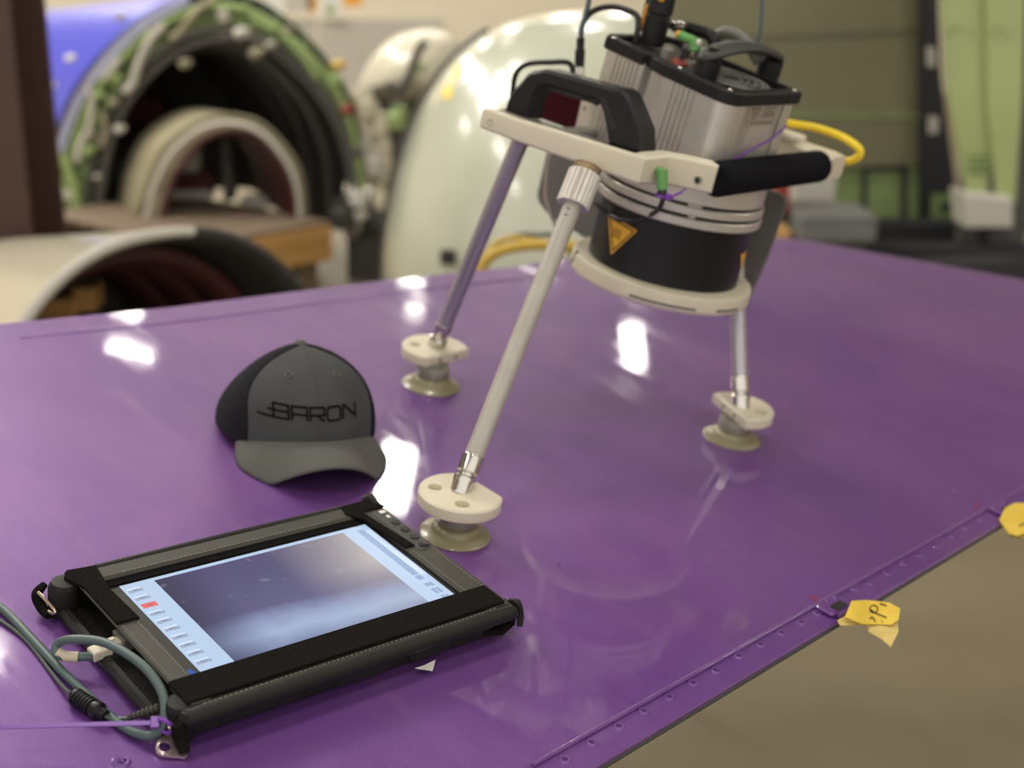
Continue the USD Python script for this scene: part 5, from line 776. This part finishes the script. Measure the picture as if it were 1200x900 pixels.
# the large pale cowl behind the rig
Yp = 5.0; pP = smoothp([(449, 360), (450, 310), (454, 262), (464, 208), (480, 158), (504, 108), (534, 68), (574, 38), (624, 20), (690, 12), (750, 14), (795, 34), (820, 70), (835, 130), (840, 220), (838, 360)])
pc_ = thing('engine_cowl', 'large glossy pale green-white cowl with a yellow sticker, behind the rig', 'engine cowl', None, (at(640, 300, Yp)[0], Yp, 0))
low = at(640, 360, Yp)[2]
part(pc_, 'skin', dome(pP, Yp, 0.75, (650, 330), 14), 'pale', smooth=60); part(pc_, 'edge_seal', tube([(x, Yp + 0.06, z) for x, z in prof(pP[:29], Yp)], 0.02, 8, 2), 'bench'); part(pc_, 'base', bx((1.15, 0.6, low), (at(644, 360, Yp)[0], Yp - 0.2, low / 2), b=0.02), 'bench')
e_ = 0.004
def onpale(x, y):
    E = np.array(prof(pP, Yp)); c = at(650, 330, Yp)[[0, 2]]; best = None
    for t in np.linspace(0, 0.97, 300):
        Y = Yp - 0.75 * math.sin(t * math.pi / 2); s = math.cos(t * math.pi / 2); q = at(x, y, Y)[[0, 2]]; 
        if Polygon(c + (E - c) * s).contains(Point(q)): best = np.array([q[0], Y - 0.012, q[1]])
        else: break
    return best if best is not None else at(x, y, Yp)
part(pc_, 'sticker', flat([(533, 74), (541, 78), (527, 117), (517, 112)], onpale), 'yellow', label='yellow sticker'); part(pc_, 'base_slot', flat([(516, 292), (534, 292), (534, 309), (516, 309)], onpale), 'soot', label='dark slot low on the cowl'); part(pc_, 'base_line', flat([(452, 296), (560, 291), (560, 294), (452, 299)], onpale, 0), 'lightg')
# ochre hoses looping up behind the panel edge
hz_ = lambda P, Y: [at(x, y, Y) for x, y in P]
for P, r, m_, lb in (([(545, 420), (560, 330), (568, 308), (582, 296), (606, 289), (640, 287), (680, 292), (705, 330), (715, 420)], 0.011, 'hose', 'ochre hose arching lowest behind the far edge of the panel'), ([(540, 420), (556, 330), (566, 305), (580, 286), (600, 278.5), (618, 281), (640, 286), (672, 300), (700, 420)], 0.006, 'hose', 'thin ochre hose arching above the thicker one behind the panel'), ([(552, 420), (564, 318), (572, 300), (586, 284), (606, 276), (630, 276), (652, 280), (690, 330), (700, 420)], 0.005, 'greyc', 'thin dark hose arching highest behind the panel')):
    Yh = 2.70 + (0.0 if 'lowest' in lb else 0.06 if 'thin ochre' in lb else 0.12); g = hz_(P, Yh); a_, b_ = g[0], g[-1]; g = [np.r_[a_[:2] + (-0.30, 0.1), 0.012], np.r_[a_[:2] + (-0.08, 0.02), 0.02], np.r_[a_[:2] + (-0.01, 0), 0.3]] + g + [np.r_[b_[:2] + (0.01, 0), 0.3], np.r_[b_[:2] + (0.08, 0.02), 0.02], np.r_[b_[:2] + (0.30, 0.1), 0.012]]; single('hose', tube(g, r, 10, 6), m_, lb, 'hose', None, group='hoses arching behind the panel', smooth=60)

# right hand side: olive film panel, black post, leaning green panels, low equipment
Yo = 6.3
op = thing('olive_panel', 'tall olive grey translucent looking panel standing at the right behind the camera box', 'panel', None, (at(960, 280, Yo)[0], Yo, 0))
part(op, 'sheet', face([(770, -160), (1086, -160), (1083, 192), (1010, 196), (770, 205)], Yo, 0.02, 0.003), 'olive'); 
bt_ = [(905, 190), (1083, 190), (1083, 268), (905, 268)]
part(op, 'lower_sheet', face(bt_, Yo + 0.08, 0.02), 'zincl', label='green lower sheet')
for x0, x1, y0, y1 in ((1011, 1017, 194, 262), (1057, 1064, 194, 262), (1017, 1057, 194, 200), (1012, 1062, 256, 266), (968, 972, 200, 245)): part(op, 'frame_bar', face([(x0, y0), (x1, y0), (x1, y1), (x0, y1)], Yo + 0.05, 0.03), 'bench')
part(op, 'seam', face([(770, 128), (1083, 136), (1083, 139), (770, 131)], Yo - 0.02, 0.004), 'zincl'); part(op, 'seam', face([(770, 48), (1083, 36), (1083, 38), (770, 50)], Yo - 0.02, 0.004), 'bench')
part(op, 'stand_leg', cat([face([(x, 262), (x + 10, 262), (x + 10, 318), (x, 318)], Yo + 0.03, 0.04) for x in (915, 1012, 1068)]), 'bench')
bpst = thing('black_post', 'black tapering post with pale stickers between the olive and green panels', 'post', None, (at(1110, 290, 6.2)[0], 6.2, 0)); part(bpst, 'blade', face([(1083, 12), (1087, -160), (1093, -160), (1103, 90), (1131, 296), (1090, 290), (1083, 262)], 6.2, 0.10, 0.004), 'soot')
part(bpst, 'sticker', face([(1086, 54), (1096, 56), (1097, 78), (1086, 78)], 6.09, 0.004), 'lightg'); part(bpst, 'sticker', face([(1088, 136), (1100, 137), (1099, 156), (1088, 157)], 6.09, 0.004), 'lightg'); gp_ = part(bpst, 'name_plate', face([(1092, 227), (1125, 227), (1122, 261), (1091, 261)], 6.09, 0.004), 'zinc', label='green plate with a dark hole'); part(gp_, 'hole', face(circ((1109, 243), 6, 16).tolist(), 6.08, 0.004), 'soot')
part(bpst, 'foot', bx((0.35, 0.3, 0.05), (at(1112, 292, 6.2)[0], 6.2, 0.025), b=0.005), 'soot')
for k, (P, Y, lb) in enumerate((([(1094, -160), (1153, -160), (1158, 120), (1168, 232), (1133, 226), (1112, 110)], 5.62, 'light green leaning panel next to the black post'), ([(1153, -160), (1206, -160), (1199, 110), (1190, 240), (1168, 233), (1158, 120)], 5.58, 'light green leaning panel, second from the black post'))):
    g = thing('green_panel', lb, 'panel', None, (at(P[3][0], P[3][1], Y)[0], Y, 0)); part(g, 'sheet', face(P, Y, 0.03, 0.004), 'leafg')
    mk_ = ([(1108, 42), (1112, 38), (1116, 36)], [(1120, 34), (1127, 34)], [(1138, 36), (1142, 40)]) if k == 0 else ([(1160, 42), (1166, 40)], [(1168, 34), (1176, 34)], [(1178, 40), (1184, 42)]); part(g, 'pen_mark', cat([slab([tuple(at(x, y, Y - 0.032)[[0, 2]]) for x, y in gg.exterior.coords], 0, 0.001, A=XZ(Y - 0.031)) for gg in strokes(list(mk_), 3)]), 'zinc')
    if k == 0: part(g, 'stencil', cat([face([(1136, y), (1168, y), (1168, y + 4), (1136, y + 4)], Y - 0.031, 0.002) for y in (182, 191, 200)]), 'zinc', label='faint stencilled block')
    part(g, 'foot_rest', bx((0.16, 0.05, 0.7), (at(1150 + 34 * k, 240, Y)[0], Y + 0.03, 0.35), b=0.01), 'bench')
dp = thing('dark_panel', 'dark leaning sheet at the right border behind the green panels', 'panel', None, (at(1210, 240, 6.1)[0], 6.1, 0)); part(dp, 'sheet', face([(1196, -160), (1290, -160), (1290, 330), (1188, 262), (1194, 120)], 6.06, 0.03, 0.004), 'bench')
single('beige_crate', face([(1130, 227), (1188, 232), (1188, 268), (1134, 268)], 5.50, 0.20, 0.01), 'lightg', 'beige crate below the light green panels', 'crate', None, smooth=False)
def block(nm, px, Y, size, m_, lb, ct):
    c = at(*px, Y); t = thing(nm, lb, ct, None, (c[0], Y, 0)); part(t, 'housing', bx((size[0], size[1], size[2]), (c[0], Y, c[2]), b=0.015), m_); part(t, 'plinth', bx((size[0] * 0.8, size[1] * 0.8, max(0.02, c[2] - size[2] / 2)), (c[0], Y, max(0.02, c[2] - size[2] / 2) / 2), b=0.006), 'bench'); part(t, 'lid', bx((size[0] * 1.02, size[1] * 1.02, size[2] * 0.14), (c[0], Y, c[2] + size[2] * 0.5), b=0.006), 'midg'); return t
block('equipment_case', (972, 262), 5.6, (0.30, 0.35, 0.10), 'midg', 'grey low equipment case right of the rig, behind the panel', 'case')
block('equipment_case', (948, 215), 6.0, (0.18, 0.25, 0.14), 'lightg', 'pale rounded equipment box just right of the foam grip', 'case')
block('equipment_case', (915, 222), 5.7, (0.06, 0.1, 0.2), 'red', 'narrow dark red box just right of the silver neck', 'case')
for px, Y, L_, a_, lb in (((1065, 298), 5.6, 1.1, -0.18, 'long black floor skid nearest the olive panel'), ((1150, 318), 5.2, 1.2, 0.12, 'long black floor skid at the right border of the photo'), ((1010, 272), 6.0, 0.9, 0.05, 'black floor skid behind the grey equipment case')):
    c = at(*px, Y); t = thing('floor_skid', lb, 'skid', None, (c[0], Y, 0), group='floor skids at the right'); A = trimesh.transformations.rotation_matrix(a_, [0, 0, 1], [c[0], Y, 0]); part(t, 'beam', tf(bx((L_, 0.12, 0.10), (c[0], Y, max(c[2], 0.12)), b=0.01), A), 'soot'); part(t, 'runner', tf(cat([bx((0.1, 0.5, 0.07), (c[0] + q * L_, Y, 0.035), b=0.008) for q in (-0.4, 0.4)]), A), 'soot')
oc_ = at(905, 272, 4.6); single('wood_offcut', cat([bx((0.10, 0.12, 0.05), oc_, b=0.01), bx((0.12, 0.14, oc_[2] - 0.025), (oc_[0], oc_[1], (oc_[2] - 0.025) / 2), b=0.01)]), 'pine', 'pale wooden block peeping over the panel corner right of the shield', 'wooden block', smooth=False)

# far boards and notices
Yn = 12.0
nb_ = thing('partition_board', 'light grey partition boards far back, under the notices', 'partition', None, (at(380, 60, Yn)[0], Yn, 0))
for x0, x1 in ((296, 340), (340, 372), (374, 430), (430, 520)): part(nb_, 'board', cat([face([(x0, 22), (x1 - 1.5, 22), (x1 - 1.5, 240), (x0, 240)], Yn, 0.04, 0.004)]), 'lightg')
for P, m_, lb in (([(282, -30), (330, -30), (334, 24), (290, 20)], 'white', 'white notice sheet far back above the green cowl'), ([(334, -40), (366, -40), (366, 12), (334, 16)], 'lightg', 'grey notice sheet far back, left of the yellow one'), ([(360, -10), (371, -10), (370, 15), (361, 15)], 'orange', 'narrow yellow notice far back'), ([(374, -20), (400, -20), (400, 20), (374, 20)], 'white', 'white notice with a green mark far back'), ([(402, -30), (426, -30), (424, 7), (402, 7)], 'orange', 'orange notice far back at the top border')):
    t = thing('notice', lb, 'notice', None, at(*P[3], Yn - 0.1), group='notices far back'); part(t, 'sheet', face(P, Yn - 0.1, 0.006), m_)
    if 'green mark' in lb: part(t, 'mark', face([(381, 6), (392, 6), (391, 17), (383, 17)], Yn - 0.107, 0.003), 'zincl')
